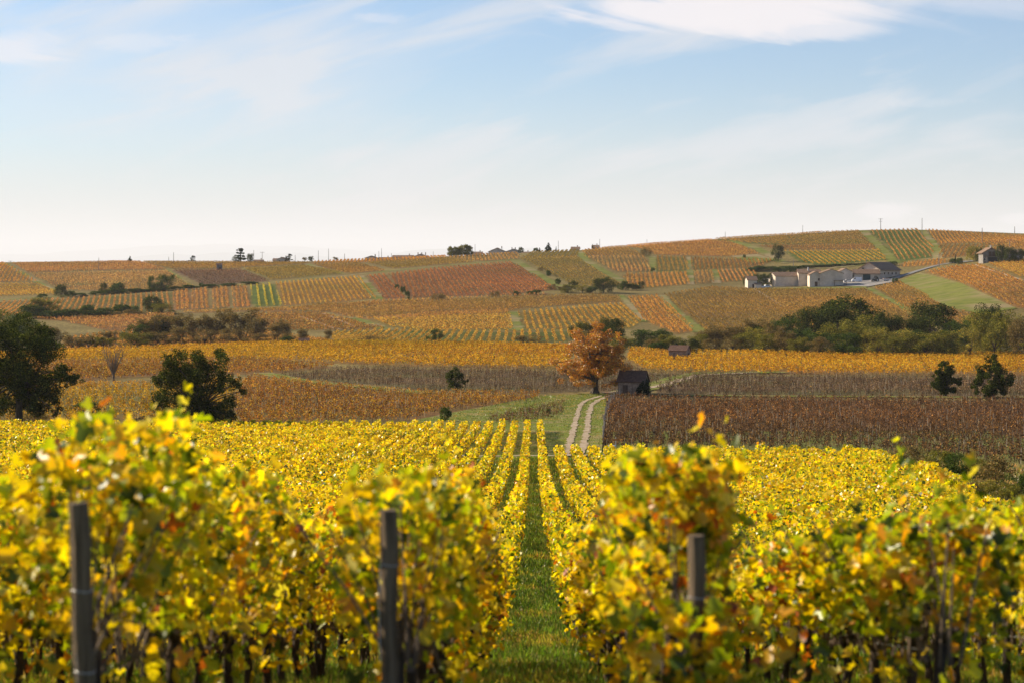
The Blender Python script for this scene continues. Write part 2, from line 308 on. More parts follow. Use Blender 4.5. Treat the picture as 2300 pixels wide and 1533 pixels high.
# plots of vines: label, outline in photo pixels (turned into land coordinates), a line along the rows, spacing, step, colours, grassiness, options
V = (0, 0)
FIELDS = [
 ('orange brown vines left of the diagonal green track at the far left of the hill', [(-150,593),(8,591),(48,612),(84,633),(-150,637)], ((-60,600),(-90,635)), 2.4,1.3,'orange',.3),
 ('golden striped vines at the far left edge below the brown ones', [(-150,639),(80,637),(128,655),(122,662),(-150,672)], ((20,640),(80,664)), 2.6,1.3,'gold',.35),
 ('reddish orange vines along the left skyline above the tan slope', [(28,592),(312,588),(374,606),(225,608),(62,613)], ((120,592),(260,606)), 2.4,1.3,'redor',.25),
 ('pale tan vines on the left slope above the hedge', [(66,615),(373,609),(440,648),(385,651),(300,655),(138,653)], ((200,615),(330,650)), 2.6,1.3,'tan',.35),
 ('bare purple brown vines below the little stone hut', [(384,607),(540,606),(604,632),(460,643)], ((450,612),(520,640)), 2.4,1.4,'plum',.02),
 ('ochre vines along the skyline around the little stone hut', [(320,589),(700,590),(680,594),(545,601),(536,604),(384,605)], ((420,592),(480,603)), 2.4,1.3,'ochre',.2),
 ('olive and orange vines right of the bare brown plot', [(546,604),(682,597),(766,613),(764,617),(612,630)], ((600,602),(690,624)), 2.4,1.3,'olive',.3),
 ('brown vines between two tracks below the village roofs', [(700,595),(805,592),(866,609),(785,616)], ((740,597),(810,613)), 2.4,1.3,'ochre',.1),
 ('long olive brown vines below the village roofs', [(822,591),(1003,581),(1071,589),(905,603),(882,604)], ((930,590),(900,602)), 2.4,1.3,'olive',.1),
 ('thin tan vines along the skyline in front of the village roofs', [(700,589),(830,583),(1000,574),(1003,579),(820,590),(706,593)], ((840,585),(840,590)), 2.4,1.3,'orange',.2),
 ('pale brown vines below the round olive trees on the skyline', [(1005,573),(1160,567),(1168,582),(1085,588),(1007,580)], ((1080,572),(1085,586)), 2.4,1.3,'tan',.35),
 ('yellow and orange striped vines left of the green diagonal strip', [(620,637),(805,622),(845,671),(742,681),(636,687)], ((700,632),(722,682)), 2.3,1.1,'gold',.12),
 ('widely spaced yellow vine rows on green grass between the red and the golden plots', [(563,642),(617,638),(632,687),(569,690)], ((590,641),(598,688)), 3.2,0.8,'yellow',1.0),
 ('first block of reddish vines right of the dark hedge', [(388,656),(424,652),(426,696),(391,697)], ((406,655),(408,696)), 2.2,1.0,'redor',.2),
 ('second block of reddish vines right of the dark hedge', [(432,652),(468,649),(473,694),(431,696)], ((450,652),(452,694)), 2.2,1.0,'redor',.2),
 ('third block of reddish vines right of the dark hedge', [(477,648),(515,646),(520,692),(479,694)], ((495,648),(499,692)), 2.2,1.0,'redor',.2),
 ('fourth block of reddish vines beside the wide green rows', [(520,645),(557,642),(565,690),(525,692)], ((538,644),(545,690)), 2.2,1.0,'redor',.2),
 ('slanting red and gold vine rows below the left hedge', [(-150,684),(0,679),(150,672),(385,657),(387,697),(300,708),(0,712),(-150,718)], ((128,672),(100,708)), 2.5,0.9,'redor',.6),
 ('salmon coloured vines below the left line of shrubs', [(60,716),(320,709),(395,703),(380,740),(250,745),(140,722)], ((150,716),(330,740)), 2.2,1.1,'redor',.2),
 ('brown and tan vines on the long shoulder below the middle road', [(392,702),(640,693),(745,684),(980,676),(1190,667),(1330,663),(1388,665),(1396,679),(1240,689),(1150,698),(990,702),(830,714),(730,701),(560,700),(440,704)], ((800,690),(950,700)), 2.2,1.2,'ochre',.15),
 ('rust brown vines crossed by pale diagonal tracks above the bare trees', [(560,706),(725,704),(792,722),(866,740),(740,743),(600,744)], ((690,712),(770,740)), 2.3,1.1,'rust',.35),
 ('orange brown vines right of the red plots above the golden slope', [(745,703),(830,716),(990,703),(1140,699),(1142,705),(960,714),(820,718),(790,716)], ((880,706),(930,713)), 2.3,1.1,'orange',.2),
 ('pale yellow striped vines right of the short green strip', [(826,718),(960,714),(1145,705),(1152,741),(960,745),(876,735)], ((900,720),(960,742)), 2.4,1.0,'gold',.45),
 ('yellow striped vines right of the upright green strip', [(1164,702),(1396,683),(1442,722),(1420,739),(1290,741),(1174,741)], ((1228,700),(1246,740)), 2.3,0.95,'gold',.45),
 ('boldly striped golden vine rows at the foot of the hill', [(745,746),(872,743),(1180,746),(1290,744),(1275,768),(1000,771),(745,766)], ((1010,747),(990,769)), 2.6,0.7,'gold',.75),
 ('orange vines between the yellow stripes and the green strip right of centre', [(1412,669),(1480,665),(1562,745),(1520,752),(1447,722)], ((1455,672),(1515,740)), 2.1,1.1,'orange',.25),
 ('large ochre and olive vines on the slope below the farm', [(1492,663),(1600,646),(1690,651),(1940,651),(2055,712),(2040,760),(1700,765),(1585,748)], ((1600,655),(1700,730)), 2.2,1.15,'ochre',.2),
 ('big crimson vine plot in the middle of the hill', [(872,617),(1000,602),(1148,590),(1256,651),(1130,663),(925,670),(893,645)], ((1040,600),(1095,660)), 2.4,1.1,'red',.1),
 ('small crimson vine plot beside the green diagonal strip', [(824,621),(866,617),(890,648),(915,670),(860,672)], ((845,622),(885,670)), 2.4,1.1,'red',.1),
 ('narrow strip of red and yellow vines below the crimson plot', [(782,684),(862,676),(1090,668),(1230,659),(1230,663),(980,674),(790,690)], ((900,674),(896,682)), 2.2,1.1,'redor',.15),
 ('olive green vines right of the shrubby strip', [(1170,582),(1292,577),(1306,585),(1392,640),(1375,646),(1290,642),(1258,627),(1216,605)], ((1250,585),(1340,640)), 2.4,1.1,'olive',.3),
 ('curving yellow vine rows on top of the hill beside the village', [(1172,579),(1200,563),(1300,562),(1298,575),(1185,581)], ((1250,564),(1235,579)), 2.8,1.0,'olive',.3),
 ('brown vines below the skyline right of the curving rows', [(1308,563),(1400,553),(1440,571),(1450,575),(1312,575)], ((1370,558),(1392,574)), 2.4,1.2,'ochre',.2),
 ('tan striped vines left of the round lone tree', [(1314,577),(1448,575),(1462,611),(1385,612)], ((1400,578),(1412,611)), 2.5,1.0,'tan',.3),
 ('brown striped vines right of the round lone tree', [(1471,577),(1545,578),(1547,608),(1471,610)], ((1505,578),(1512,608)), 2.6,1.0,'ochre',.55),
 ('reddish striped vines in the middle of the right slope', [(1552,580),(1742,584),(1700,603),(1554,608)], ((1620,582),(1626,606)), 2.4,1.05,'rust',.3),
 ('striped tan vines just above the dark shrubs right of centre', [(1402,616),(1545,612),(1548,640),(1440,649),(1400,648)], ((1470,614),(1478,645)), 2.4,1.05,'orange',.35),
 ('small block of striped vines between two green strips', [(1558,611),(1601,609),(1604,636),(1562,640)], ((1578,611),(1584,637)), 2.4,1.0,'tan',.4),
 ('block of red striped vines left of the farm', [(1612,607),(1690,605),(1700,618),(1676,632),(1615,635)], ((1645,607),(1660,633)), 2.4,0.95,'redor',.4),
 ('big orange vine slope below the right skyline', [(1402,553),(1590,539),(1645,545),(1705,570),(1640,577),(1472,573),(1442,560)], ((1520,545),(1620,575)), 2.3,1.15,'orange',.15),
 ('olive and gold striped vines on the right skyline', [(1600,538),(1700,530),(1800,524),(1928,519),(1957,548),(1735,550),(1690,548)], ((1730,530),(1790,548)), 3.0,0.9,'ochre',.5),
 ('dark reddish vines between the striped plots on the right hilltop', [(1700,552),(1958,549),(1966,560),(1752,562)], ((1820,552),(1840,561)), 2.4,1.2,'rust',.15),
 ('boldly striped golden rows with green gaps above the farm', [(1762,565),(1973,562),(1994,584),(1850,596),(1800,590)], ((1840,566),(1885,594)), 3.0,0.75,'gold',1.0),
 ('red striped rows with green gaps at the top of the right hill', [(1948,519),(2062,516),(2096,552),(2097,578),(2022,587),(1998,567),(1988,546)], ((1998,522),(2038,582)), 3.0,0.8,'redor',1.0),
 ('orange tan vines along the far right skyline', [(2078,517),(2300,530),(2460,537),(2460,570),(2290,562),(2190,547),(2108,548)], ((2180,525),(2210,547)), 2.4,1.2,'orange',.3),
 ('dark striped vines above the garden trees by the right house', [(2106,550),(2190,549),(2285,566),(2180,576),(2112,581)], ((2160,552),(2145,577)), 2.8,1.0,'rust',.3),
 ('short strip of orange vines above the road by the farm', [(2030,591),(2108,583),(2140,586),(2105,596),(2020,601)], ((2070,588),(2066,599)), 2.2,1.1,'orange',.2),
 ('ochre vines on the far right slope below the house', [(2078,611),(2150,598),(2205,595),(2300,634),(2460,690),(2460,730),(2300,694),(2275,688),(2160,637)], ((2150,605),(2260,670)), 2.2,1.1,'orange',.15),
 ('golden vines just below the house at the right edge', [(2215,594),(2300,584),(2460,575),(2460,670),(2302,626)], ((2260,592),(2330,625)), 2.2,1.1,'gold',.15),
 ('ochre vines in a wedge left of the green meadow', [(1964,647),(2020,633),(2060,652),(2120,690),(2200,712),(2180,740),(2060,715)], ((2000,645),(2100,700)), 2.2,1.1,'ochre',.2),
]
FIELDS.append(('orange brown vines behind the left tree belt', [(250,748),(395,742),(600,746),(745,768),(420,776),(150,786),(140,762)], ((400,746),(430,772)), 2.2,1.1,'orange',.2))
NEARF = [   # nearer plots in the valley: extra: leaf count, leaf size, sticks per plant, height
 ('long golden vines on the valley rise left of the orange tree', [(-250,800),(0,796),(150,788),(420,779),(700,769),(1100,772),(1270,779),(1285,800),(1270,829),(1000,825),(640,812),(540,806),(180,812),(-250,818)], ((400,785),(600,815)), 1.7,1.15,'gold',.2, 9,.28,0,1.25),
 ('rust red vines on the left around the bare tree', [(-250,822),(180,815),(540,809),(640,816),(760,824),(620,838),(350,846),(180,856),(-250,862)], ((300,815),(360,850)), 1.6,1.1,'rust',.15, 10,.25,0,1.2),
 ('bare greyish brown vines left of the orange tree', [(625,842),(800,826),(1000,829),(1262,832),(1330,828),(1405,818),(1455,838),(1560,841),(1475,862),(1390,880),(1330,878),(1210,883),(960,877),(860,866),(700,853)], ((900,830),(1000,870)), 1.6,1.1,'grey',.2, 8,.18,3,1.15),
 ('rust and ochre vines below the green strip in the left middle', [(555,848),(700,862),(860,880),(960,886),(1212,886),(1208,899),(1000,927),(925,946),(545,958),(520,910)], ((700,870),(800,940)), 1.5,1.05,'rust',.2, 14,.19,1.2,1.25),
 ('golden tan vines behind the two dark trees at the left', [(-250,884),(0,880),(180,864),(335,864),(545,850),(512,910),(535,957),(350,947),(-250,949)], ((300,865),(340,940)), 1.6,1.15,'gold',.5, 12,.2,.5,1.15),
 ('young vines on stakes left of the grass beside the track', [(1080,944),(1180,921),(1268,904),(1264,932),(1212,948),(1130,953)], ((1180,922),(1150,950)), 1.4,1.0,'brown',.5, 9,.14,3.5,0.95),
 ('big maroon brown vine plot right of the track', [(1362,893),(1392,891),(1480,896),(2300,899),(2560,901),(2560,1080),(2290,1046),(2030,1018),(1850,1011),(1356,1008)], ((1420,895),(1385,1000)), 1.5,1.0,'maroon',.12, 17,.16,4,1.05),
 ('greyish brown vines in front of the gold band on the right', [(1480,868),(1570,843),(2300,849),(2560,851),(2560,890),(1475,886)], ((1700,848),(1720,884)), 1.5,1.05,'grey',.2, 8,.19,3.5,1.25),
 ('bright orange gold vine band in front of the right tree belt', [(1412,785),(1500,793),(1600,793),(2560,797),(2560,846),(1570,838),(1455,834),(1410,812)], ((1700,797),(1720,838)), 1.6,1.1,'gold',.15, 11,.25,0,1.3),
]
def dirw(pp):
    a, b = G(*pp[0]), G(*pp[1]); v = Vector((b.x - a.x, b.y - a.y)); return v.normalized()
def plants(poly, dv, spacing, step, jit=0.15):
    P = np.array(poly); u = np.array([dv.x, dv.y]); w = np.array([-dv.y, dv.x])
    a, b = P @ u, P @ w
    A, B = np.meshgrid(np.arange(a.min(), a.max(), step), np.arange(b.min(), b.max(), spacing), indexing='ij')
    A = A.ravel() + RNG.uniform(-.4, .4, A.size) * step; B = B.ravel() + RNG.normal(0, jit, B.size)
    x = A * u[0] + B * w[0]; y = A * u[1] + B * w[1]; k = pip(x, y, poly); return x[k], y[k]
def palcols(pal, x, y, var=0.26, patch=25.0, seed=0):
    P = np.array(PAL[pal]); wt = P[:, 3] / P[:, 3].sum(); cum = np.cumsum(wt)
    r = np.clip(RNG.uniform(0, 1, len(x)) * 0.75 + 0.35 * vnoise(x, y, patch, seed + 3) - 0.05, 0, .9999)
    c = P[np.minimum(np.searchsorted(cum, r), len(P) - 1), :3]
    if FAR[0]: lum = c.mean(1, keepdims=True); c = c + (lum * np.array([[1.50, .93, .50]]) - c) * .30
    big = vnoise(x, y, patch * 2.6, seed + 9)[:, None] - .5
    c = c * (1 + var * RNG.normal(0, 1, (len(x), 1))) * (1 + big * np.array([[.55, .35, .2]]))
    return np.clip(c * (.84 if FAR[0] else .72), 0.008, 0.93)
def randrot(n, flat=0.0):
    """random frames (n,3,3); flat>0 pulls the leaf normals upwards"""
    nrm = RNG.normal(0, 1, (n, 3)); nrm[:, 2] = np.abs(nrm[:, 2]) + flat; nrm /= np.linalg.norm(nrm, axis=1, keepdims=True)
    t = RNG.normal(0, 1, (n, 3)); t -= (t * nrm).sum(1, keepdims=True) * nrm; t /= np.linalg.norm(t, axis=1, keepdims=True)
    return np.stack([t, np.cross(nrm, t), nrm], axis=2)
T_QUAD = (np.array([(-.5,-.1,0),(.1,-.5,0),(.5,.1,0),(-.1,.5,0)]), [4], [0,1,2,3])
T_LEAF = (np.array([(0,-.12,0),(0,.58,-.05),(.36,-.40,.12),(.52,.05,.27),(.27,.40,.14),(-.36,-.40,.12),(-.52,.05,.27),(-.27,.40,.14),(.30,-.02,.12),(-.30,-.02,.12)]) * 1.0,
          [4, 4, 4, 4], [0,2,3,8, 0,8,4,1, 0,9,6,5, 0,1,7,9])
T_OVAL = (np.array([(0,-.5,0),(.3,-.1,.05),(.22,.3,.03),(0,.55,-.03),(-.22,.3,.03),(-.3,-.1,.05)]), [6], [0,1,2,3,4,5])
T_STICK = (np.array([(-.5,0,0),(.5,0,0),(.35,0,1),(-.35,0,1)]), [4], [0,1,2,3])
def scatter(name, tpl, pos, size, cols, mat, parent=None, flat=0.0, rot=None):
    tv, fn, lp = tpl; n = len(pos); k = len(tv)
    if n == 0: return None
    R = randrot(n, flat) if rot is None else rot
    v = np.einsum('nij,kj->nki', R, tv) * np.asarray(size).reshape(n, 1, -1) + pos[:, None, :]
    lo = (np.asarray(lp)[None, :] + (np.arange(n) * k)[:, None]).ravel()
    return link(name, npmesh(name, v.reshape(-1, 3), np.tile(fn, n), lo, mat, np.repeat(cols, k, axis=0)), parent)
def joinsets(sets):
    """several (template, pos, size, cols, rot) sets into one mesh's raw arrays"""
    Vv, Fn, Lp, Cc, off = [], [], [], [], 0
    for tpl, pos, size, cols, rot in sets:
        tv, fn, lp = tpl; n = len(pos); k = len(tv)
        if n == 0: continue
        R = randrot(n) if rot is None else rot
        s = np.asarray(size, float); s = s.reshape(n, 1, -1) if s.ndim else s
        v = np.einsum('nij,nkj->nki', R, np.broadcast_to(tv, (n, k, 3)) * s) + pos[:, None, :]
        Vv.append(v.reshape(-1, 3)); Fn.append(np.tile(fn, n)); Cc.append(np.repeat(cols, k, axis=0))
        Lp.append((np.asarray(lp)[None, :] + (np.arange(n) * k)[:, None]).ravel() + off); off += n * k
    return np.concatenate(Vv), np.concatenate(Fn), np.concatenate(Lp), np.concatenate(Cc)
def uprot(n, lean=0.15):
    """frames whose third axis points up with some lean"""
    z = np.stack([RNG.normal(0, lean, n), RNG.normal(0, lean, n), np.ones(n)], 1); z /= np.linalg.norm(z, axis=1, keepdims=True)
    a = RNG.uniform(0, 2 * PI, n); t = np.stack([np.cos(a), np.sin(a), np.zeros(n)], 1)
    t -= (t * z).sum(1, keepdims=True) * z; t /= np.linalg.norm(t, axis=1, keepdims=True)
    return np.stack([t, np.cross(z, t), z], axis=2)
covers = []
def field(label, pp, dpp, spacing, step, pal, grassy, nl=5, ls=None, sticks=0, h=1.15, seed=0, jit=.15):
    poly = wpoly(pp); dv = dirw(dpp); covers.append((poly, grassy, pal))
    x, y = plants(poly, dv, spacing, step, jit)
    bald = vnoise(x, y, 9, seed + 40) * .5 + RNG.uniform(0, .5, len(x)); k = bald > (.22 if FAR[0] else .27); x, y = x[k], y[k]
    z = H(x, y); n = len(x)
    if ls is None: ls = 0.345
    X = np.repeat(x, nl); Y = np.repeat(y, nl); Z = np.repeat(z, nl); m = len(X)
    al = RNG.normal(0, .36 * min(step, 1.2), m); ac = RNG.normal(0, .17, m)
    hh = np.repeat(h * (0.82 + .3 * RNG.uniform(0, 1, n)), nl)
    pb = np.repeat(np.clip(RNG.normal(1, .26, n), .35, 1.7), nl)[:, None]
    pos = np.stack([X + al * dv.x - ac * dv.y, Y + al * dv.y + ac * dv.x, Z + hh * (0.28 + .72 * RNG.uniform(0, 1, m) ** .8)], 1)
    sets = [(T_QUAD, pos, ls * RNG.uniform(.65, 1.3, m)[:, None] * np.ones((1, 3)), np.clip(palcols(pal, pos[:, 0], pos[:, 1], seed=seed) * pb, .006, .85), None)]
    if sticks:
        ns = int(n * sticks); q = RNG.integers(0, n, ns)
        sx = x[q] + RNG.normal(0, .25, ns); sy = y[q] + RNG.normal(0, .25, ns)
        c = np.array([(.055,.035,.028)]) * RNG.uniform(.6, 1.8, (ns, 1))
        hgt = h * RNG.uniform(.45, 1.05, ns)
        sets.append((T_STICK, np.stack([sx, sy, H(sx, sy) - .03], 1), np.stack([np.full(ns, .042), np.full(ns, .04), hgt], 1), c, uprot(ns, .28)))
        q = RNG.permutation(n)[:int(n * .22)]; c = np.array([(.34,.30,.26)]) * RNG.uniform(.5, 1.1, (len(q), 1))
        sets.append((T_STICK, np.stack([x[q], y[q], z[q] - .03], 1), np.stack([np.full(len(q), .07), np.full(len(q), .05), h * RNG.uniform(1.1, 1.45, len(q))], 1), c, uprot(len(q), .03)))
    v, fn, lp, cc = joinsets(sets)
    o = link('vineyard_plot', npmesh('vineyard_plot', v, fn, lp, LEAFM, cc)); return tag(o, label, 'vineyard', 'vineyard plots across the valley', 'stuff')
FAR = [1]
for i, f in enumerate(FIELDS):
    far = f[5]; field(*f, nl=7, seed=i % 7, jit=.13 if f[4] < .99 or f[5] in ('gold', 'yellow') else .30)
FAR[0] = 0
for i, f in enumerate(NEARF):
    field(*f[:7], nl=f[7], ls=f[8], sticks=f[9], h=f[10], seed=i + 11, jit=.42)

# the land itself
def build_ground():
    ds = [-390.0]
    while ds[-1] < 6900:
        d = ds[-1]; st = 30 if d < -60 else 2.0 if d < 60 else 1.5 if d < 420 else 2.4 if d < 1500 else 60 if d < 3000 else 400; ds.append(d + st)
    ds = np.array(ds); ts = np.concatenate([np.linspace(-1.6, -.36, 14), np.linspace(-.34, .34, 380), np.linspace(.36, 1.6, 14)])
    D, T = np.meshgrid(ds, ts, indexing='ij')
    dd = np.where(D < 40, 40 + (40 - D) * .6, D); X = T * (dd + 60 * np.exp(-np.maximum(D, 0) / 120)); Y = D
    Z = H(X, Y); nd, nt_ = D.shape
    x, y = X.ravel(), Y.ravel(); col = np.empty((len(x), 3)); base = np.array([(.17, .135, .05)])
    col[:] = base * (.8 + .4 * vnoise(x, y, 14, 5))[:, None]
    soil = np.array([.12, .075, .042]); grass = np.array([.075, .105, .02])
    for poly, g, pal in covers:
        P = np.array(poly); k = np.where((x > P[:,0].min()) & (x < P[:,0].max()) & (y > P[:,1].min()) & (y < P[:,1].max()))[0]
        k = k[pip(x[k], y[k], poly)]
        m = np.array(PAL[pal])[:, :3].mean(0) * .45
        s = soil * .55 + m * .45
        gg = np.clip(g + .5 * (vnoise(x[k], y[k], 11, 8) - .5), 0, 1)[:, None]
        col[k] = (s * (1 - gg) + grass * gg) * (.8 + .4 * vnoise(x[k], y[k], 5, 6))[:, None]
    nearm = (y < 252) & (x < 60); k = np.where(nearm)[0]
    q = vnoise(x[k], y[k], 3, 4)[:, None]; col[k] = np.array([.11, .145, .022]) * q + np.array([.16, .14, .05]) * (1 - q)
    idx = np.arange(nd * nt_).reshape(nd, nt_)
    f = np.stack([idx[:-1, :-1], idx[:-1, 1:], idx[1:, 1:], idx[1:, :-1]], -1).reshape(-1, 4)
    m, t = newmat('ground')
    at = N(t, 'ShaderNodeAttribute', attribute_name='tint'); tc = N(t, 'ShaderNodeTexCoord')
    n = N(t, 'ShaderNodeTexNoise', ins={'Scale': .9, 'Detail': 8, 'Roughness': .7}); L(t, tc.outputs['Object'], n.inputs['Vector'])
    c = mixc(t, ramp(t, n.outputs[0], .35, .65), mixc(t, 1.0, at.outputs[0], (.55, .55, .55), 'MULTIPLY'), mixc(t, 1.0, at.outputs[0], (1.4, 1.3, 1.15), 'MULTIPLY'))
    b = N(t, 'ShaderNodeBsdfPrincipled', ins={'Roughness': .95, 'Specular IOR Level': .05}); L(t, c, b.inputs['Base Color'])
    o = N(t, 'ShaderNodeOutputMaterial'); L(t, b.outputs[0], o.inputs[0])
    me = npmesh('ground', np.stack([x, y, Z.ravel()], 1), np.full(len(f), 4), f.ravel(), m, col, smooth=True)
    tag(link('ground', me), 'rolling vineyard valley floor and hillside under the vines', 'ground', kind='structure')
build_ground()

# ------------------------------------------------------------------ sheets: tracks, roads, green strips
LEVEL = [0]
def sheet(name, pp, mat, label, cat='grass', off=.03, step=None):
    poly = wpoly(pp, 8); P = np.array(poly); d = P[:, 1].mean(); step = step or max(1.2, d / 220)
    w = max(step, .5); bd = densify(poly, w, True)
    gx, gy = np.meshgrid(np.arange(P[:,0].min(), P[:,0].max(), w), np.arange(P[:,1].min(), P[:,1].max(), w))
    gx, gy = gx.ravel(), gy.ravel(); k = pip(gx, gy, poly); gx, gy = gx[k], gy[k]
    B = np.array(bd)
    if len(gx):
        dm = np.array([np.min((B[:,0]-a)**2 + (B[:,1]-b)**2) for a, b in zip(gx, gy)]); k = dm > (.45*w)**2; gx, gy = gx[k], gy[k]
    pts = [Vector(p) for p in bd] + [Vector((a, b)) for a, b in zip(gx, gy)]; nb = len(bd)
    vo, eo, fo, *_ = geometry.delaunay_2d_cdt(pts, [(i, (i+1) % nb) for i in range(nb)], [], 1, 1e-4)
    V2 = np.array([tuple(v) for v in vo]); LEVEL[0] += 1; z = H(V2[:,0], V2[:,1]) + off + .004 * LEVEL[0] * (d / 400)
    me = bpy.data.meshes.new(name); me.from_pydata([(a, b, c) for (a, b), c in zip(V2, z)], [], [tuple(f) for f in fo]); me.update()
    me.polygons.foreach_set('use_smooth', [True] * len(me.polygons)); me.materials.append(mat)
    return tag(link(name, me), label, cat, kind='structure')
def ribbon(name, pp, width, mat, label, cat='grass strip', off=.05, world=None, wob=0.15):
    c = [G(*p) for p in densify(pp, 6, False)] if world is None else world
    pts = [Vector((p[0], p[1])) for p in c]; out = []
    for a, b in zip(pts, pts[1:]):
        n = max(1, int((b - a).length / 1.5)); out += [a.lerp(b, k / n) for k in range(n)]
    out.append(pts[-1])
    for _ in range(3): out = [out[0]] + [(out[i-1] + out[i] * 2 + out[i+1]) / 4 for i in range(1, len(out)-1)] + [out[-1]]
    nn = len(out); v = []; f = []; K = 5; LEVEL[0] += 1
    dm = sum(p.y for p in out) / nn; off = off + .004 * LEVEL[0] * (dm / 400)
    for i, p in enumerate(out):
        t = (out[min(i+1, nn-1)] - out[max(i-1, 0)]).normalized(); nrm = Vector((-t.y, t.x))
        wl = width / 2 * (1 + wob * random.uniform(-1, 1)); wr = width / 2 * (1 + wob * random.uniform(-1, 1))
        for k in range(K):
            q = p + nrm * (-wl + (wl + wr) * k / (K - 1)); v.append((q.x, q.y, float(H(q.x, q.y)) + off))
        if i:
            for k in range(K - 1): a = (i-1)*K + k; f.append((a, a+1, a+K+1, a+K))
    me = bpy.data.meshes.new(name); me.from_pydata(v, [], f); me.update(); me.polygons.foreach_set('use_smooth', [True]*len(f)); me.materials.append(mat)
    return tag(link(name, me), label, cat, kind='structure')
STR = [
 ([(8,590),(48,612),(86,635),(132,657)], 5, 'green diagonal track at the far left of the hill'),
 ([(-150,674),(0,674),(130,666),(385,653),(600,635),(790,618),(900,606),(1071,590),(1160,583)], 6, 'long green verge running across the left hill'),
 ([(376,606),(444,651)], 3, 'narrow green edge left of the bare brown plot'),
 ([(690,594),(768,615)], 4.5, 'green diagonal strip above the golden stripes'),
 ([(806,620),(851,673)], 7, 'bright green diagonal strip between gold and crimson vines'),
 ([(1156,585),(1266,652)], 8, 'green shrubby strip right of the crimson plot'),
 ([(1302,566),(1318,588),(1398,632)], 7, 'green strip between olive and tan vines'),
 ([(1448,575),(1466,577),(1467,612)], 6, 'short green strip below the round lone tree'),
 ([(1549,578),(1552,640)], 5, 'thin upright green strip among the striped vines'),
 ([(1606,606),(1610,637)], 6, 'green strip left of the red striped block'),
 ([(1642,541),(1700,558),(1762,592)], 8, 'green diagonal strip on the right hilltop'),
 ([(1466,612),(1700,604),(1860,603),(2000,590),(2110,580)], 6, 'green verge above the farm roofs'),
 ([(1938,519),(1974,552),(2012,592)], 9, 'green strip between gold and red striped rows'),
 ([(2070,518),(2101,556),(2106,584)], 9, 'green strip right of the red striped rows'),
 ([(786,713),(872,742)], 7, 'short green strip above the bold golden rows'),
 ([(1150,701),(1162,743)], 7, 'upright green strip between the yellow striped plots'),
 ([(1483,664),(1522,706),(1574,747)], 7, 'green diagonal strip right of centre'),
 ([(700,745),(1000,743),(1290,743)], 3, 'thin green edge above the bold golden rows'),
 ([(390,699),(640,690),(750,682)], 3, 'thin green edge below the reddish blocks'),
 ([(1950,648),(2010,680),(2060,712)], 4, 'green track left of the ochre wedge'),
 ([(1395,664),(1418,690),(1445,724)], 4, 'green strip left of the orange plot'),
]
for pp, w, lab in STR: ribbon('grass_strip', pp, w * .72, MEADOW, lab, wob=.35)
sheet('meadow', [(2020,632),(2066,613),(2160,638),(2284,694),(2200,706),(2120,688),(2060,655)], MEADOW, 'green meadow wedge below the road to the right house', 'meadow')
sheet('meadow', [(1640,576),(1700,572),(1745,585),(1690,592)], MEADOW, 'small green meadow by the tall dark tree', 'meadow')
sheet('meadow', [(1668,640),(1700,646),(1900,646),(1950,640),(1945,649),(1690,652)], MEADOW, 'green lawn edge in front of the farm', 'meadow')
sheet('yard', [(1690,634),(1760,640),(1950,645),(2010,634),(2010,629),(1900,624),(1700,626)], YARD, 'grey gravel farm yard', 'yard', off=.06)
ribbon('road', [(2320,578),(2150,590),(2105,597),(2060,610),(2010,626),(1975,634),(1930,640)], 4.5, ASPH, 'pale grey lane climbing from the farm to the right house', 'road', off=.10, wob=.02)
for pp, lab in (([(672,711),(762,742)], 'left pale diagonal track on the rust slope'), ([(722,704),(800,736)], 'right pale diagonal track on the rust slope'),
                ([(1692,650),(1760,690)], 'thin pale terrace line below the farm shed'), ([(2190,596),(2300,632)], 'thin pale line between the two golden plots at the right')):
    ribbon('path', pp, 1.4, DIRT, lab, 'track')
sheet('grass', [(925,945),(1000,930),(1215,889),(1335,884),(1385,886),(1362,900),(1352,1012),(1330,1020),(1250,1027),(940,1032)], GRASS, 'green grass around the cart track and the last vine rows', step=1.5)
sheet('meadow', [(1880,1016),(2030,1022),(2290,1052),(2560,1085),(2560,1240),(2320,1200),(2150,1150),(2080,1098)], ROUGH, 'rough grass hollow at the right edge', 'rough grass', step=1.5)
ribbon('grass_strip', [(590,838),(690,858),(800,868),(960,884)], 4, GRASS, 'green curving strip in the left middle')
ribbon('grass_strip', [(1385,887),(1480,864),(1570,839),(1760,836)], 6, GRASS, 'green verge leading away behind the near stone hut')
ribbon('grass_strip', [(1466,888),(1900,891),(2560,895)], 2.6, GRASS, 'thin straight green line across the right middle')
ribbon('path', [(1350,884),(1400,880),(1480,869),(1570,843),(1700,838)], 2.0, DIRT, 'pale track bending away behind the near stone hut', 'track', off=.10)
ribbon('path', [(1352,889),(1318,900),(1303,910),(1296,935),(1288,965),(1279,1000),(1274,1026)], .75, DIRT, 'left wheel rut of the cart track', 'track', off=.07, wob=.5)
ribbon('path', [(1372,888),(1342,900),(1328,912),(1321,940),(1318,968),(1312,1000),(1303,1026)], .75, DIRT, 'right wheel rut of the cart track', 'track', off=.07, wob=.5)
ribbon('path', [(940,1024),(1100,1026),(1280,1024),(1400,1022)], 1.3, DIRT, 'dirt headland path across the ends of the near vine rows', 'track', off=.07, wob=.35)
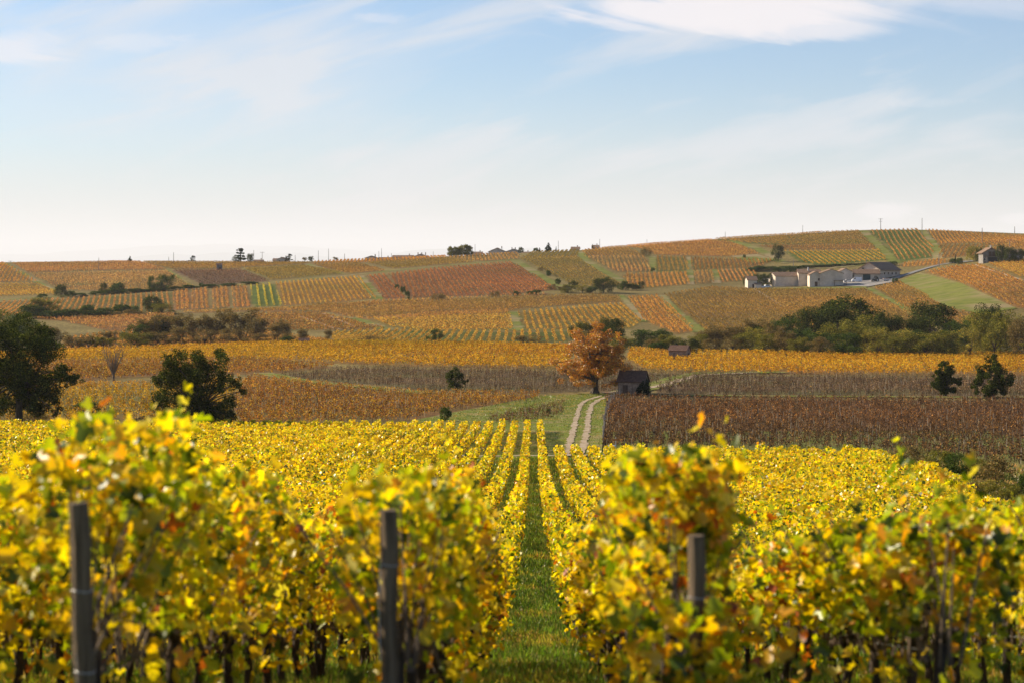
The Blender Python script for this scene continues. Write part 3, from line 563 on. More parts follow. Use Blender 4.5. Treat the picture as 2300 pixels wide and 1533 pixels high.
# ------------------------------------------------------------------ the near vine rows
SLP = 48 / F
def rowx(X, d): return X + SLP * d
def nearcols(x, y, s_seed, shade=None):
    """leaf colours: greener close by, purer yellow further down, patches of orange"""
    n = len(x); P = np.array([(.90,.63,.022),(.72,.61,.025),(.34,.43,.024),(.085,.135,.015),(.82,.40,.03),(.42,.12,.03),(.76,.70,.22)])
    g = np.clip(1 - (y - 9) / 75, 0, 1)[:, None]
    W0 = np.array([[.47,.31,.12,.07,.022,.008,.01]]); W1 = np.array([[.27,.28,.21,.12,.06,.025,.04]])
    Wt = W0 * (1 - g) + W1 * g
    pat = vnoise(x * 1.3, y, 2.2, 21)[:, None]; pat2 = vnoise(x, y, 14, 22)[:, None]
    Wt = Wt * np.concatenate([np.ones((n,1)), np.ones((n,1)), .25 + 1.6 * pat2, .25 + 1.6 * pat2, np.where(pat > .62, 4.5, .6), np.where(pat > .68, 4, .7), np.ones((n,1))], 1)
    gr = 1 + .9 * ((x > 1.6) & (y < 45)) + 1.2 * np.clip(vnoise(x, y, 24, 27) * 2 - 1, 0, 1); Wt[:, 2] *= gr; Wt[:, 3] *= gr
    cum = np.cumsum(Wt, 1) / Wt.sum(1, keepdims=True); r = RNG.uniform(0, 1, (n, 1)); k = (r > cum).sum(1)
    c = P[np.minimum(k, 6)] * (1 + .16 * RNG.normal(0, 1, (n, 1)))
    c += RNG.normal(0, .03, (n, 3)) * c; c *= (.58 + .74 * vnoise(y * 1.0, np.full(n, s_seed * 9.1), 1.1, 61))[:, None]
    return np.clip(c * np.array([1.04, .96, .8]), .008, .93)
def rowtop(j, d):
    jj = np.asarray(j, float); off = np.where(jj == 1, -.30, np.where(jj > 1, -.08, np.where(jj == -1, -.10, np.where(jj < -2, -.12, 0)))) * np.exp(-np.maximum(np.asarray(d, float) - 9, 0) / 30); j = jj * 7.3
    return 1.50 + off + .30 * np.exp(-np.maximum(np.asarray(d, float) - 9, 0) / 26) + .56 * (vnoise(d, j, 1.9, 31) - .5) + .26 * (vnoise(d, j, .6, 32) - .5) + .25 * (vnoise(d, j, 7, 33) - .5)
SHOOTS = {-2: [(12.35, 2.24, 6), (12.1, 2.0, 5), (10.6, 1.98, 6), (10.9, 1.9, 4), (16.5, 1.85, 2)], -1: [(12.65, 1.94, 4), (14.5, 1.85, 2)],
          0: [(11.1, 1.92, 5), (11.3, 1.78, 4), (12.3, 1.72, 2)], 1: [(12.4, 1.9, 3), (11.4, 1.75, 3)], -3: [(15.0, 1.8, 2)], 2: [(16, 1.75, 2)]}
def rowfoliage(j, d0, d1):
    X0 = .82 + 1.55 * j; sets = []
    bands = [(9.2, 26, 620, .094, T_LEAF), (26, 60, 300, .115, T_OVAL), (60, 110, 115, .16, T_QUAD), (110, 260, 60, .23, T_QUAD)]
    for a, b, dens, ls, tpl in bands:
        a, b = max(a, d0), min(b, d1)
        if b <= a: continue
        mid = (a + b) / 2
        if abs(rowx(X0, mid)) > .36 * b + 6: dens *= .3; ls *= 1.5       # far outside the view
        n = int((b - a) * dens); d = RNG.uniform(a, b, n)
        if b <= 26.01 or ls <= .12:
            k = RNG.uniform(0, 1, n) < .30 + .95 * vnoise(d, np.full(n, j * 5.1), .75, 35); d = d[k]; n = len(d)
        top = rowtop(j, d); v = RNG.beta(1.25, 1.05, n); z = .72 + (top - .72) * v
        low = RNG.uniform(0, 1, n) < .05; z[low] = RNG.uniform(.35, .75, low.sum())
        hw = (.28 if j in (-1, 0) else .33) * (1 - .45 * np.abs(v - .45)) + .04
        lat = RNG.choice([-1, 1], n) * hw * np.sqrt(RNG.uniform(0.02, 1, n)) + RNG.normal(0, .05, n)
        x = rowx(X0, d) + lat; y = d + RNG.normal(0, .05, n)
        sz = ls * RNG.uniform(.55, 1.35, n)
        sets.append((tpl, np.stack([x, y, H(x, y) + z], 1), sz[:, None] * np.ones((1, 3)), nearcols(x, y, j), randrot(n, -.15 if b <= 60 else .2)))
    if j == 0 and d0 < 12:
        n = 260; x = rowx(X0, 10.3) + RNG.normal(.02, .22, n); y = 10.25 + RNG.normal(0, .12, n); z = RNG.uniform(.2, .92, n)
        sets.append((T_LEAF, np.stack([x, y, H(x, y) + z], 1), (.105 * RNG.uniform(.6, 1.3, n))[:, None] * np.ones((1, 3)), nearcols(x, y, j), randrot(n, -.15)))
    for (sd, h, m) in SHOOTS.get(j, []) + [(random.uniform(max(d0, 12), min(d1, 60)), random.uniform(1.7, 2.0), random.choice([1, 2])) for _ in range(9 if d0 < 20 else 0)]:
        for q in range(m):
            n = 13; t = np.linspace(0, 1, n); bx, by = RNG.normal(0, .13), RNG.normal(0, .13)
            x = rowx(X0, sd) + RNG.normal(0, .1) + bx * t + RNG.normal(0, .045, n); y = sd + RNG.normal(0, .16) + by * t + RNG.normal(0, .045, n)
            hh = h - .12 * q
            z = 1.2 + (hh - 1.2) * t; sets.append((T_LEAF, np.stack([x, y, H(x, y) + z], 1), (.13 * RNG.uniform(.5, 1.1, n) * (1.1 - .5 * t))[:, None] * np.ones((1, 3)), nearcols(x, y, j), randrot(n, .1)))
    return joinsets(sets)
def canes(j, d0, d1):
    """thin arched shoots inside the near rows"""
    X0 = .82 + 1.55 * j; m = MB(); d = max(d0, 9.4)
    while d < min(d1, 26):
        for _ in range(4):
            x = rowx(X0, d) + random.gauss(0, .05); z0 = float(H(x, d)); a, b = random.gauss(0, .22), random.gauss(0, .2); h = random.uniform(.7, 1.0)
            m.tube([(x, d, z0 + .55), (x + a * .4, d + b * .4, z0 + .55 + h * .45), (x + a, d + b, z0 + .55 + h)], [.009, .007, .004], 4, False)
        d += random.uniform(.22, .42)
    return m
def trunkmb(x, d, s=1.0, n=7):
    m = MB(); z0 = float(H(x, d)); a, b = random.gauss(0, .06), random.gauss(0, .09); h = random.uniform(.62, .76)
    m.tube([(x, d, z0 - .08), (x + a, d + b, z0 + .2), (x + a * .3, d + b * 1.6, z0 + .42), (x + a * .8, d + b, z0 + h)], [.048 * s, .036 * s, .034 * s, .045 * s], n)
    for sg in (-1, 1):
        m.tube([(x + a * .8, d + b, z0 + h - .03), (x + a, d + b + sg * .22, z0 + h + .07), (x + a * .5, d + b + sg * .46, z0 + h + .12)], [.03 * s, .022 * s, .014 * s], n - 1)
    return m
ROWG = 'yellow vine rows running down the near slope'
ORD = ['', 'second', 'third', 'fourth', 'fifth', 'sixth', 'seventh', 'eighth', 'ninth', 'tenth']
def rightlimit(d): return 31.5 + (d - 140) * .045 if d > 140 else 23.0 + (d - 100) * .21 if d > 100 else 22 + (100 - d) * .05
nrow = 0
def make_row(j, d0, d1, block):
    X0 = .82 + 1.55 * j
    if block == 'near':
        if -8 <= j <= -1: lab = 'vine row ' + ('just' if j == -1 else '') + (ORD[-j - 1] + ' row' if j < -1 else '') + ' left of the central grass alley, starting at the foreground'
        elif 0 <= j <= 8: lab = 'vine row ' + ('just' if j == 0 else ORD[j] + ' row') + ' right of the central grass alley, starting at the foreground'
        elif j < -8: lab = 'dense yellow green vine row far out on the left of the near slope'
        else: lab = 'dense yellow vine row far out on the right of the near slope'
        lab = lab.replace('vine row  ', 'vine row, ').replace('vine row second', 'vine row, second').replace('  ', ' ')
    else: lab = {0: 'short bright yellow vine row nearest the cart track beyond the dirt path', -1: 'short yellow vine row beyond the dirt path, second from the cart track',
                 -2: 'short yellow vine row beyond the dirt path, third from the cart track', -3: 'short yellow vine row beyond the dirt path, fourth from the cart track'}.get(j, 'short yellow vine row beyond the dirt path, fifth or further from the cart track')
    x = rowx(X0, d0)
    t = thing('vine_row', (x, d0, float(H(x, d0))), lab, 'vine row', ROWG)
    inv = -Vector(t.location)
    def put(o):
        if o is not None: o.parent = t; o.matrix_parent_inverse.identity(); o.location = inv
        return o
    v, fn, lp, cc = rowfoliage(j, d0, d1); put(link('foliage', npmesh('foliage', v, fn, lp, LEAF, cc)))
    dd = d0 + .35; rest = MB(); single = 0
    while dd < min(d1, 120):
        xx = rowx(X0, dd)
        if dd < 26 and abs(xx) < .3 * dd + 1:
            put(trunkmb(xx, dd).obj('trunk', VBARK, smooth=True)); single += 1
        elif dd > 26 and abs(xx) < .3 * dd + 1:
            z0 = float(H(xx, dd)); rest.tube([(xx, dd, z0), (xx + random.gauss(0, .04), dd + .03, z0 + .6)], [.04, .035], 4, False)
        dd += random.uniform(.95, 1.2)
    if rest.v: o = put(rest.obj('trunk', VBARK)); o['kind'] = 'stuff'
    if -4 <= j <= 3 and d0 < 12:
        put(canes(j, d0, d1).obj('cane', TWIG)).__setitem__('kind', 'stuff')
        for h in (.62, 1.05, 1.38):
            pts = [(rowx(X0, d), d, float(H(rowx(X0, d), d)) + h) for d in np.arange(d0 + .6, 60, 2.5)]
            put(MB().tube(pts, .0018, 4, False).obj('wire', WIRE))
    return t
WIRE = noisemat('steel_wire', (.35, .34, .33), (.5, .49, .47), 5, .35, spec=.6)
START = {-4: 9.6, -3: 9.3, -2: 10.0, -1: 10.6, 0: 10.95, 1: 11.3, 2: 11.8, 3: 12.2}
for j in range(-52, 20):
    X0 = .82 + 1.55 * j
    d0 = START.get(j, 9.8 + .3 * abs(j % 3)); d1 = 188.5
    while d0 < 150 and abs(rowx(X0, d0)) > .30 * d0 + 4: d0 += 2
    pxe = CX + F * rowx(X0, 190) / 190
    if j <= 0 and pxe < 940: d1 = 249
    if j > 0:
        dl = [d for d in np.arange(9, 190, 1.5) if rowx(X0, d) > rightlimit(d)]
        if dl and rowx(X0, 189) > rightlimit(189): d1 = min(d1, min(dl)) if min(dl) > 30 else d1
        if rowx(X0, 100) > rightlimit(100): d0 = max(d0, max([d for d in dl] or [0])) if max(dl or [0]) < 185 else d0
        d1 -= .004 * (j ** 2) * 4
    if d1 - d0 > 6: make_row(j, d0, d1, 'near'); nrow += 1
    if j <= 0 and pxe >= 940: make_row(j, 199, 249 - .3 * abs(j), 'far')

# end posts of the rows
def endpost(X, d, top, w, lean, lab, notch):
    x = rowx(X, d); z0 = float(H(x, d)); t = thing('wooden_post', (x, d, z0), lab, 'post', 'wooden end posts of the vine rows')
    m = MB(); n = 10; rings = []; pts = []; rr = []
    for i in range(9):
        f = i / 8; z = -.2 + (top + .2) * f; pts.append((lean * f * top + .006 * math.sin(i * 2.1), .004 * math.cos(i * 1.7), z)); rr.append(w / 2 * (1.08 - .08 * f + .03 * math.sin(i * 1.9)))
    m.tube(pts, rr, n); o = m.obj('post_shaft', POSTW, t)
    hx = lean * top
    m2 = MB()
    for q, zz in enumerate(notch):
        ring = [(lean * zz + (w / 2 * 1.07) * math.cos(a), (w / 2 * 1.07) * math.sin(a), zz + .004 * math.sin(a * 2)) for a in np.linspace(0, 2 * PI, 13)]
        m2.tube(ring, .0022, 5)
    m2.tube([(-w * .5, -.02, notch[0]), (-w * .58, -.04, notch[0] - .2), (-w * .5, -.03, notch[0] - .5)], .003, 5)
    m2.obj('tie_wire', WIRE, t); return t
endpost(-2.085, 9.35, 1.39, .093, -.035, 'tall grey wooden end post at the left of the foreground, wound with wire', [.98, .6])
endpost(-.745, 10.3, 1.40, .089, .0, 'straight dark wooden end post just left of centre in the foreground', [1.12, .5])
endpost(.835, 10.35, 1.27, .088, .012, 'pale topped wooden end post right of centre among the foreground leaves', [.95, .5])
st0 = None; ns = 0
for j in list(range(-14, 10)):
    for d in np.arange(17 + (j * 3) % 7, 188, 9.0):
        X0 = .82 + 1.55 * j; x = rowx(X0, d)
        if abs(x) > .27 * d or ns >= 150 or (d < 40 and random.random() < .3): continue
        if st0 is None:
            st0 = MB().tube([(0, 0, -.1), (.01, 0, .9), (0, .01, 1.0)], [.03, .028, .027], 6).obj('vine_stake', POSTW); o = st0
        else: o = st0.copy(); C.objects.link(o)
        o.location = (x, d, float(H(x, d))); s = float(rowtop(j, d)) + random.uniform(-.08, .16); o.scale = (1, 1, s); o.rotation_euler = (random.gauss(0, .03), random.gauss(0, .03), 0); ns += 1
        tag(o, 'thin dark wooden stake standing within the yellow vine rows of the near slope', 'stake', 'stakes in the near vine rows')

# grass of the alleys and weeds under the vines (nobody could count it)
def blades(name, n, fx, h, w, cols, lab, flat=.28):
    x, y = fx(n); n = len(x); P = np.array(cols); c = P[RNG.integers(0, len(P), n)] * RNG.uniform(.6, 1.35, (n, 1))
    dry = (vnoise(x, y, 1.2, 51) > .68)[:, None]; c = np.where(dry, c * np.array([1.9, 1.25, 1.2]), c)
    tv = (np.array([(-.5, 0, 0), (.5, 0, 0), (.28, .12, .6), (0, .32, 1)]), [4], [0, 1, 2, 3])
    hh = h * RNG.uniform(.4, 1.5, n) * (.6 + .8 * vnoise(x, y, .7, 52)) * (1 + y / 70)
    ww = w * (1 + y / 16)
    v, fn, lp, cc = joinsets([(tv, np.stack([x, y, H(x, y) - .01], 1), np.stack([ww * np.ones(n), hh, hh], 1), c, uprot(n, flat))])
    return tag(link(name, npmesh(name, v, fn, lp, BLADE, cc)), lab, 'grass', kind='stuff')
GC = [(.15,.27,.025),(.22,.33,.035),(.10,.18,.018),(.28,.33,.06),(.34,.30,.10)]
def alley(n):
    u = RNG.uniform(0, 1, n); y = 12 * (75 / 12) ** u; x = RNG.uniform(-.27, .27, n) * y * 1.02; return x, y
blades('grass', 240000, alley, .11, .009, GC, 'green grass and weeds growing between the near vine rows')
def alley2(n):
    y = 12 * (190 / 12) ** RNG.uniform(0, 1, n); k = RNG.integers(-6, 7, n); k[RNG.uniform(0, 1, n) < .3] = 0; x = .045 + 1.55 * k + RNG.normal(0, .36, n); return x + SLP * y, y
blades('grass', 200000, alley2, .09, .008, GC, 'grass of the alleys between the vine rows around the central alley')
PG = wpoly([(930,948),(1000,932),(1215,889),(1335,884),(1385,886),(1362,900),(1352,1012),(1330,1022),(1250,1030),(940,1034)])
def gpoly(poly, avoid=True):
    P = np.array(poly)
    def f(n):
        x = RNG.uniform(P[:,0].min(), P[:,0].max(), n); y = RNG.uniform(P[:,1].min(), P[:,1].max(), n); k = pip(x, y, poly)
        x, y = x[k], y[k]
        if avoid:
            for rut in RUTS:
                R = np.array(rut); xr = np.interp(y, R[:,1], R[:,0], left=999, right=999); k = np.abs(x - xr) > .30 + .15 * RNG.normal(0, 1, len(x)); x, y = x[k], y[k]
        return x, y
    return f
RUTS = []
for rp in ([(1352,889),(1318,900),(1303,910),(1296,935),(1288,965),(1279,1000),(1274,1026)], [(1372,888),(1342,900),(1328,912),(1321,940),(1318,968),(1312,1000),(1303,1026)]):
    R = sorted([tuple(G(*p)[:2]) for p in densify(rp, 6, False)], key=lambda q: q[1]); RUTS.append(R)
blades('grass', 130000, gpoly(PG), .035, .009, [(.13,.19,.02),(.18,.23,.03),(.11,.15,.02),(.30,.26,.09),(.26,.22,.08)], 'short bright green grass beside the cart track')
PR = wpoly([(1880,1016),(2030,1022),(2290,1052),(2560,1085),(2560,1240),(2320,1200),(2150,1150),(2080,1098)])
blades('grass', 120000, gpoly(PR, False), .10, .012, [(.18,.18,.04),(.30,.24,.10),(.12,.17,.03),(.38,.28,.14)], 'rough dry grass in the hollow at the right edge')
# ------------------------------------------------------------------ trees and shrubs
TP = {
 'dark':   [(.028,.042,.010),(.046,.064,.014),(.020,.028,.009),(.075,.085,.017),(.12,.125,.025)],
 'green':  [(.045,.075,.018),(.07,.10,.022),(.03,.05,.015),(.10,.12,.025)],
 'olive':  [(.15,.15,.03),(.24,.21,.035),(.08,.09,.02),(.32,.24,.045)],
 'russet': [(.24,.16,.06),(.17,.12,.05),(.32,.20,.07),(.12,.10,.04)],
 'yellow': [(.46,.34,.04),(.20,.19,.05),(.34,.24,.06),(.14,.15,.04)],
 'orange': [(.58,.21,.012),(.44,.14,.01),(.68,.32,.02),(.18,.09,.015),(.46,.30,.03)],
 'conifer':[(.022,.036,.018),(.032,.05,.024),(.018,.028,.014)],
}
def tint(pal, n, x=None, y=None, v=.25):
    P = np.array(TP[pal]); c = P[RNG.integers(0, len(P), n)] * (1 + v * RNG.normal(0, 1, (n, 1))); return np.clip(c, .006, .9)
def limb(m, a, b, r0, r1, sag=.1, n=5):
    a, b = Vector(a), Vector(b); L_ = (b - a).length; o = Vector((random.gauss(0, 1), random.gauss(0, 1), random.gauss(0, .4))) * L_ * sag
    pts = [a.lerp(b, t) + o * math.sin(PI * t) + Vector((0, 0, .08 * L_ * math.sin(PI * t))) for t in (0, .25, .5, .75, 1)]
    m.tube(pts, [r0 + (r1 - r0) * t for t in (0, .25, .5, .75, 1)], n, False); return pts
def clusters_round(n, w, zb, h, r, lob=.25, hollow=.35):
    out = []
    ph = [random.uniform(0, 2*PI) for _ in range(4)]
    for i in range(n):
        t = random.random() ** .8; zf = t; a = random.uniform(0, 2 * PI)
        prof = math.sin(PI * ((.20 + .68 * zf) if zb < 1.5 else min(1, (zf * .86 + .12)))) ** .5
        prof *= 1 + lob * math.sin(2 * a + ph[0] + 3 * zf) * .6 + lob * math.sin(3 * a + ph[1] - 4 * zf) * .5
        rr = w / 2 * prof * (hollow + (1 - hollow) * random.random() ** .5)
        out.append((rr * math.cos(a), rr * math.sin(a), zb + (h - zb) * (.04 + .92 * zf), r * random.uniform(.6, 1.35)))
    return out
def crown_arrays(cl, nl, ls, pal, squash=.8, flat=.25):
    w = np.array([c[3] ** 2 for c in cl]); cnt = np.maximum(8, (nl * w / w.sum()).astype(int)); ps = []; cs = []
    for (cx, cy, cz, r), k in zip(cl, cnt):
        v = RNG.normal(0, 1, (k, 3)); v /= np.linalg.norm(v, axis=1, keepdims=True); rad = r * (.35 + .75 * RNG.uniform(0, 1, k) ** .6)[:, None]
        ps.append(np.array([[cx, cy, cz]]) + v * rad * np.array([[1, 1, squash]])); cs.append(tint(pal, k) * random.uniform(.78, 1.25))
    pos = np.concatenate(ps); n = len(pos)
    return joinsets([(T_OVAL if ls < .4 else T_QUAD, pos, (ls * RNG.uniform(.6, 1.3, n))[:, None] * np.ones((1, 3)), np.clip(np.concatenate(cs), .006, .9), randrot(n, flat))])
PROTO = {}
def proto(key, h=10., w=8., zb=2.0, ncl=26, r=1.25, nl=3500, ls=.34, pal='green', trunk=.22, lob=.25, hollow=.35, limbs=14, style='round'):
    if key in PROTO: return PROTO[key]
    tm = MB(); lean = random.uniform(-.25, .25)
    if style == 'conifer':
        cl = []
        for i in range(14):
            z = zb + (h - zb) * i / 14; rr = w / 2 * (1 - i / 14.5) ** .8
            for k in range(5): a = random.uniform(0, 2*PI); q = rr * random.uniform(.35, .9); cl.append((q * math.cos(a), q * math.sin(a), z, max(.35, rr * .38)))
        tm.tube([(0, 0, -.4), (0, 0, h * .5), (0, 0, h * .96)], [trunk, trunk * .6, .04], 6, False)
    elif style == 'cedar':
        cl = []
        for z, rr, n in ((2.6, 4.4, 9), (4.6, 3.6, 8), (6.4, 2.9, 7), (8.0, 2.3, 6), (9.3, 1.2, 4)):
            for k in range(n): a = random.uniform(0, 2*PI); q = rr * random.uniform(.25, 1); cl.append((q * math.cos(a) + (.6 if z > 5 else 0), q * math.sin(a), z + random.gauss(0, .25), random.uniform(.7, 1.15)))
        tm.tube([(0, 0, -.4), (.1, 0, 4), (.5, 0, 8.8)], [.4, .3, .1], 7, False)
        for c in cl[::2]: limb(tm, (.2, 0, c[2] - .8), c[:3], .1, .03)
    else:
        cl = clusters_round(ncl, w, zb, h, r, lob, hollow)
        fork = zb + (h - zb) * .18
        tm.tube([(0, 0, -.5), (lean * .3, .05, fork * .35), (lean, 0, fork)], [trunk * 1.35, trunk, trunk * .8], 8, False)
        for i in range(limbs):
            c = cl[i % len(cl)]; limb(tm, (lean, 0, fork - random.uniform(0, fork * .25)), (c[0], c[1], c[2]), trunk * .45, trunk * .1)
    v, fn, lp, cc = crown_arrays(cl, nl, ls, pal, .55 if style == 'cedar' else 1.0)
    PROTO[key] = (tm, npmesh(key + '_crown', v, fn, lp, TREEL, cc), BARK, h, w); return PROTO[key]
def protobare(key, h=10., w=6., pal='russet', nl=900, ls=.28, trunk=.14, stems=3, twigs=5):
    if key in PROTO: return PROTO[key]
    tm = MB(); tips = []
    for s in range(stems):
        a0 = 2 * PI * s / stems + random.uniform(-.5, .5); top = Vector((math.cos(a0) * w * .28, math.sin(a0) * w * .28, h * random.uniform(.75, .97)))
        pts = limb(tm, (math.cos(a0) * .15, math.sin(a0) * .15, -.4), top, trunk, trunk * .2, .03, 6)
        for k in range(twigs * 2):
            t = random.uniform(.25, .97); p = Vector(pts[0]).lerp(top, t); a = random.uniform(0, 2*PI); ln = h * .28 * (1.15 - t * .6)
            e = p + Vector((math.cos(a) * ln * .6, math.sin(a) * ln * .6, ln * .8)); e.z = min(e.z, h); q = limb(tm, p, e, trunk * .35, trunk * .08, .06, 4)
            for u in range(3):
                tt = random.uniform(.3, 1); pp = p.lerp(e, tt); a = random.uniform(0, 2*PI); l2 = ln * .5
                e2 = pp + Vector((math.cos(a) * l2 * .5, math.sin(a) * l2 * .5, l2 * .8)); limb(tm, pp, e2, trunk * .14, trunk * .05, .05, 3); tips += [e2, pp.lerp(e2, .5)]
    tips = np.array([tuple(t) for t in tips]); k = RNG.integers(0, len(tips), nl); pos = tips[k] + RNG.normal(0, h * .045, (nl, 3))
    if nl:
        v, fn, lp, cc = joinsets([(T_QUAD, pos, (ls * RNG.uniform(.5, 1.2, nl))[:, None] * np.ones((1, 3)), tint(pal, nl), randrot(nl, .2))])
        me = npmesh(key + '_crown', v, fn, lp, TREEL, cc)
    else: me = None
    PROTO[key] = (tm, me, TWIG if pal == 'russet' else BARK, h, w); return PROTO[key]
TRUNKS = {}
def plant(key, px, top, y=None, d=None, wpx=None, label='', cat='tree', group=None, name=None, rz=None, sink=0.0):
    tm, cme, bk, ph, pw = PROTO[key]
    loc = G(px, y) if d is None else AT(px, d)
    h = -(top - HY) / F * loc.y - loc.z + sink; h = max(h, .6); w = (wpx / F * loc.y) if wpx else pw * h / ph
    t = thing(name or ('shrub' if cat in ('shrub', 'bush') else 'tree'), (loc.x, loc.y, loc.z - sink), label, cat, group, random.uniform(0, 2*PI) if rz is None else rz)
    t.scale = (w / pw, w / pw, h / ph)
    if key not in TRUNKS:
        o = tm.obj('trunk', bk, t, smooth=True); TRUNKS[key] = o.data
    else: o = link('trunk', TRUNKS[key], t)
    if cme: link('crown', cme, t)
    return t
for i in range(3):
    proto(f'dark{i}', pal='dark', w=9, zb=.6, ncl=46, r=1.35, nl=7500, ls=.36, lob=.4)
    proto(f'olive{i}', pal='olive', w=8.5, zb=.0, ncl=46, r=1.2, nl=7000, ls=.34, lob=.4)
    protobare(f'thin{i}', pal='russet', w=6.5, nl=3600, ls=.30, stems=3)
for i in range(2):
    proto(f'green{i}', pal='green', w=8.5, zb=.2, ncl=44, r=1.25, nl=6500, ls=.36, lob=.4)
    proto(f'russet{i}', pal='russet', w=8, zb=.1, ncl=40, r=1.1, nl=5500, ls=.32, lob=.4)
    proto(f'yellow{i}', pal='yellow', w=7.5, zb=.2, ncl=36, r=1.2, nl=5200, ls=.32, lob=.4)
    proto(f'bush{i}', pal='green', w=12, zb=.1, ncl=26, r=2.0, nl=2600, ls=.7, trunk=.3, lob=.3, limbs=8)
    proto(f'drybush{i}', pal='russet', w=13, zb=.1, ncl=26, r=2.0, nl=2200, ls=.6, trunk=.3, lob=.3, limbs=10)
proto('fullround', pal='olive', w=11, zb=0, ncl=70, r=1.3, nl=8000, ls=.5, lob=.12, hollow=.5)
proto('conifer', pal='conifer', style='conifer', w=5.5, zb=.6, nl=2600, ls=.45)
proto('cedar', pal='conifer', style='cedar', w=9.5, zb=2, nl=3400, ls=.42)
# --- the single trees of the middle distance, each built for itself
def single(key, px, top, y, wpx, label, sink=0, **k):
    d = G(px, y).y; loc = G(px, y); h = -(top - HY) / F * d - loc.z; w = wpx / F * d
    proto(key, h=h, w=w, **k); t = plant(key, px, top, y=y, wpx=wpx, label=label, rz=0.0); return t
def lumptree(px, y, lumps, label, nl, ls, trunk, top_fork, sub=7, dep=.8):
    """crown lumps given as photo px, y, radius; each gets its own depth and is filled with leaf clusters"""
    lumps = [(q[0], q[1], q[2] * 1.14) for q in lumps]; loc = G(px, y); d = loc.y; s = d / F; t = thing('tree', loc, label, 'tree'); cl = []; m = MB()
    wm = (max(l[0] for l in lumps) - min(l[0] for l in lumps)) * s
    def P3(x, yy): return ((x - px) * s, -(yy - HY) * s - loc.z)
    cx = sum(l[0] for l in lumps) / len(lumps)
    fx, fz = P3(px, top_fork)
    m.tube([(0, 0, -.4), (.05, 0, fz * .4), (-.05, .05, fz)], [trunk * 1.5, trunk, trunk * .8], 9, False)
    for l in lumps + lumps:
        x, z = P3(l[0], l[1]); r = l[2] * s; half = wm / 2 * dep * math.sqrt(max(.12, 1 - ((l[0] - cx) * s / (wm / 2 + .3)) ** 2))
        y0 = random.uniform(-half, half) * .8; limb(m, (0, 0, fz * random.uniform(.7, 1)), (x, y0, z), trunk * .4, trunk * .08, .08, 6)
        for _ in range(sub):
            v = Vector((random.gauss(0, 1), random.gauss(0, 1), random.gauss(0, 1))).normalized() * r * random.uniform(.3, .95)
            cl.append((x + v.x, y0 + v.y * 1.2, max(.25, z + v.z), r * random.uniform(.22, .5)))
    m.obj('trunk', BARK, t, smooth=True)
    v, fn, lp, cc = crown_arrays(cl, nl, ls, 'dark', .9, .15); link('crown', npmesh('crown', v, fn, lp, TREEL, cc), t)
lumptree(42, 958, [(20,762,46),(75,748,34),(-30,770,46),(110,790,40),(60,808,46),(0,830,46),(142,838,28),(163,855,17),(100,862,36),(50,880,30),(-25,890,36),(128,893,18),(133,920,11),(8,908,20),(-60,840,40),(42,905,26),(72,912,22),(-12,922,16),(98,898,20),(60,870,34)],
  'large dark oak at the left edge of the picture, taller than everything near it', 56000, .22, .42, 850)
lumptree(448, 968, [(385,815,26),(430,812,26),(480,818,27),(358,850,20),(400,860,36),(450,860,38),(500,858,28),(530,864,16),(544,878,9),(380,900,30),(430,910,38),(480,915,34),(513,905,20),(520,935,14),(440,945,34),(480,950,28),(402,938,24)],
  'broad dark green tree leafy to the ground behind the yellow vines left of centre', 46000, .20, .3, 915, dep=.75)
lumptree(1024, 880, [(1022,833,10),(1010,845,11),(1030,848,12),(1015,860,11),(1028,865,10),(1044,858,5),(1051,854,3)], 'small dark leaning tree among the bare brown vines left of the orange tree', 5000, .19, .1, 865)
lumptree(2124, 888, [(2120,819,11),(2136,832,11),(2108,840,13),(2128,850,18),(2104,862,13),(2149,855,10),(2120,872,15),(2141,874,9)], 'smaller left one of two dark bushy trees in the brown vines at right', 12000, .22, .16, 865)
lumptree(2230, 893, [(2228,806,11),(2236,828,17),(2213,838,16),(2250,848,19),(2272,858,10),(2200,858,11),(2187,866,7),(2230,865,21),(2225,884,16),(2256,878,11),(2195,881,6)], 'larger right one of two dark bushy trees in the brown vines at right', 17000, .22, .2, 862)
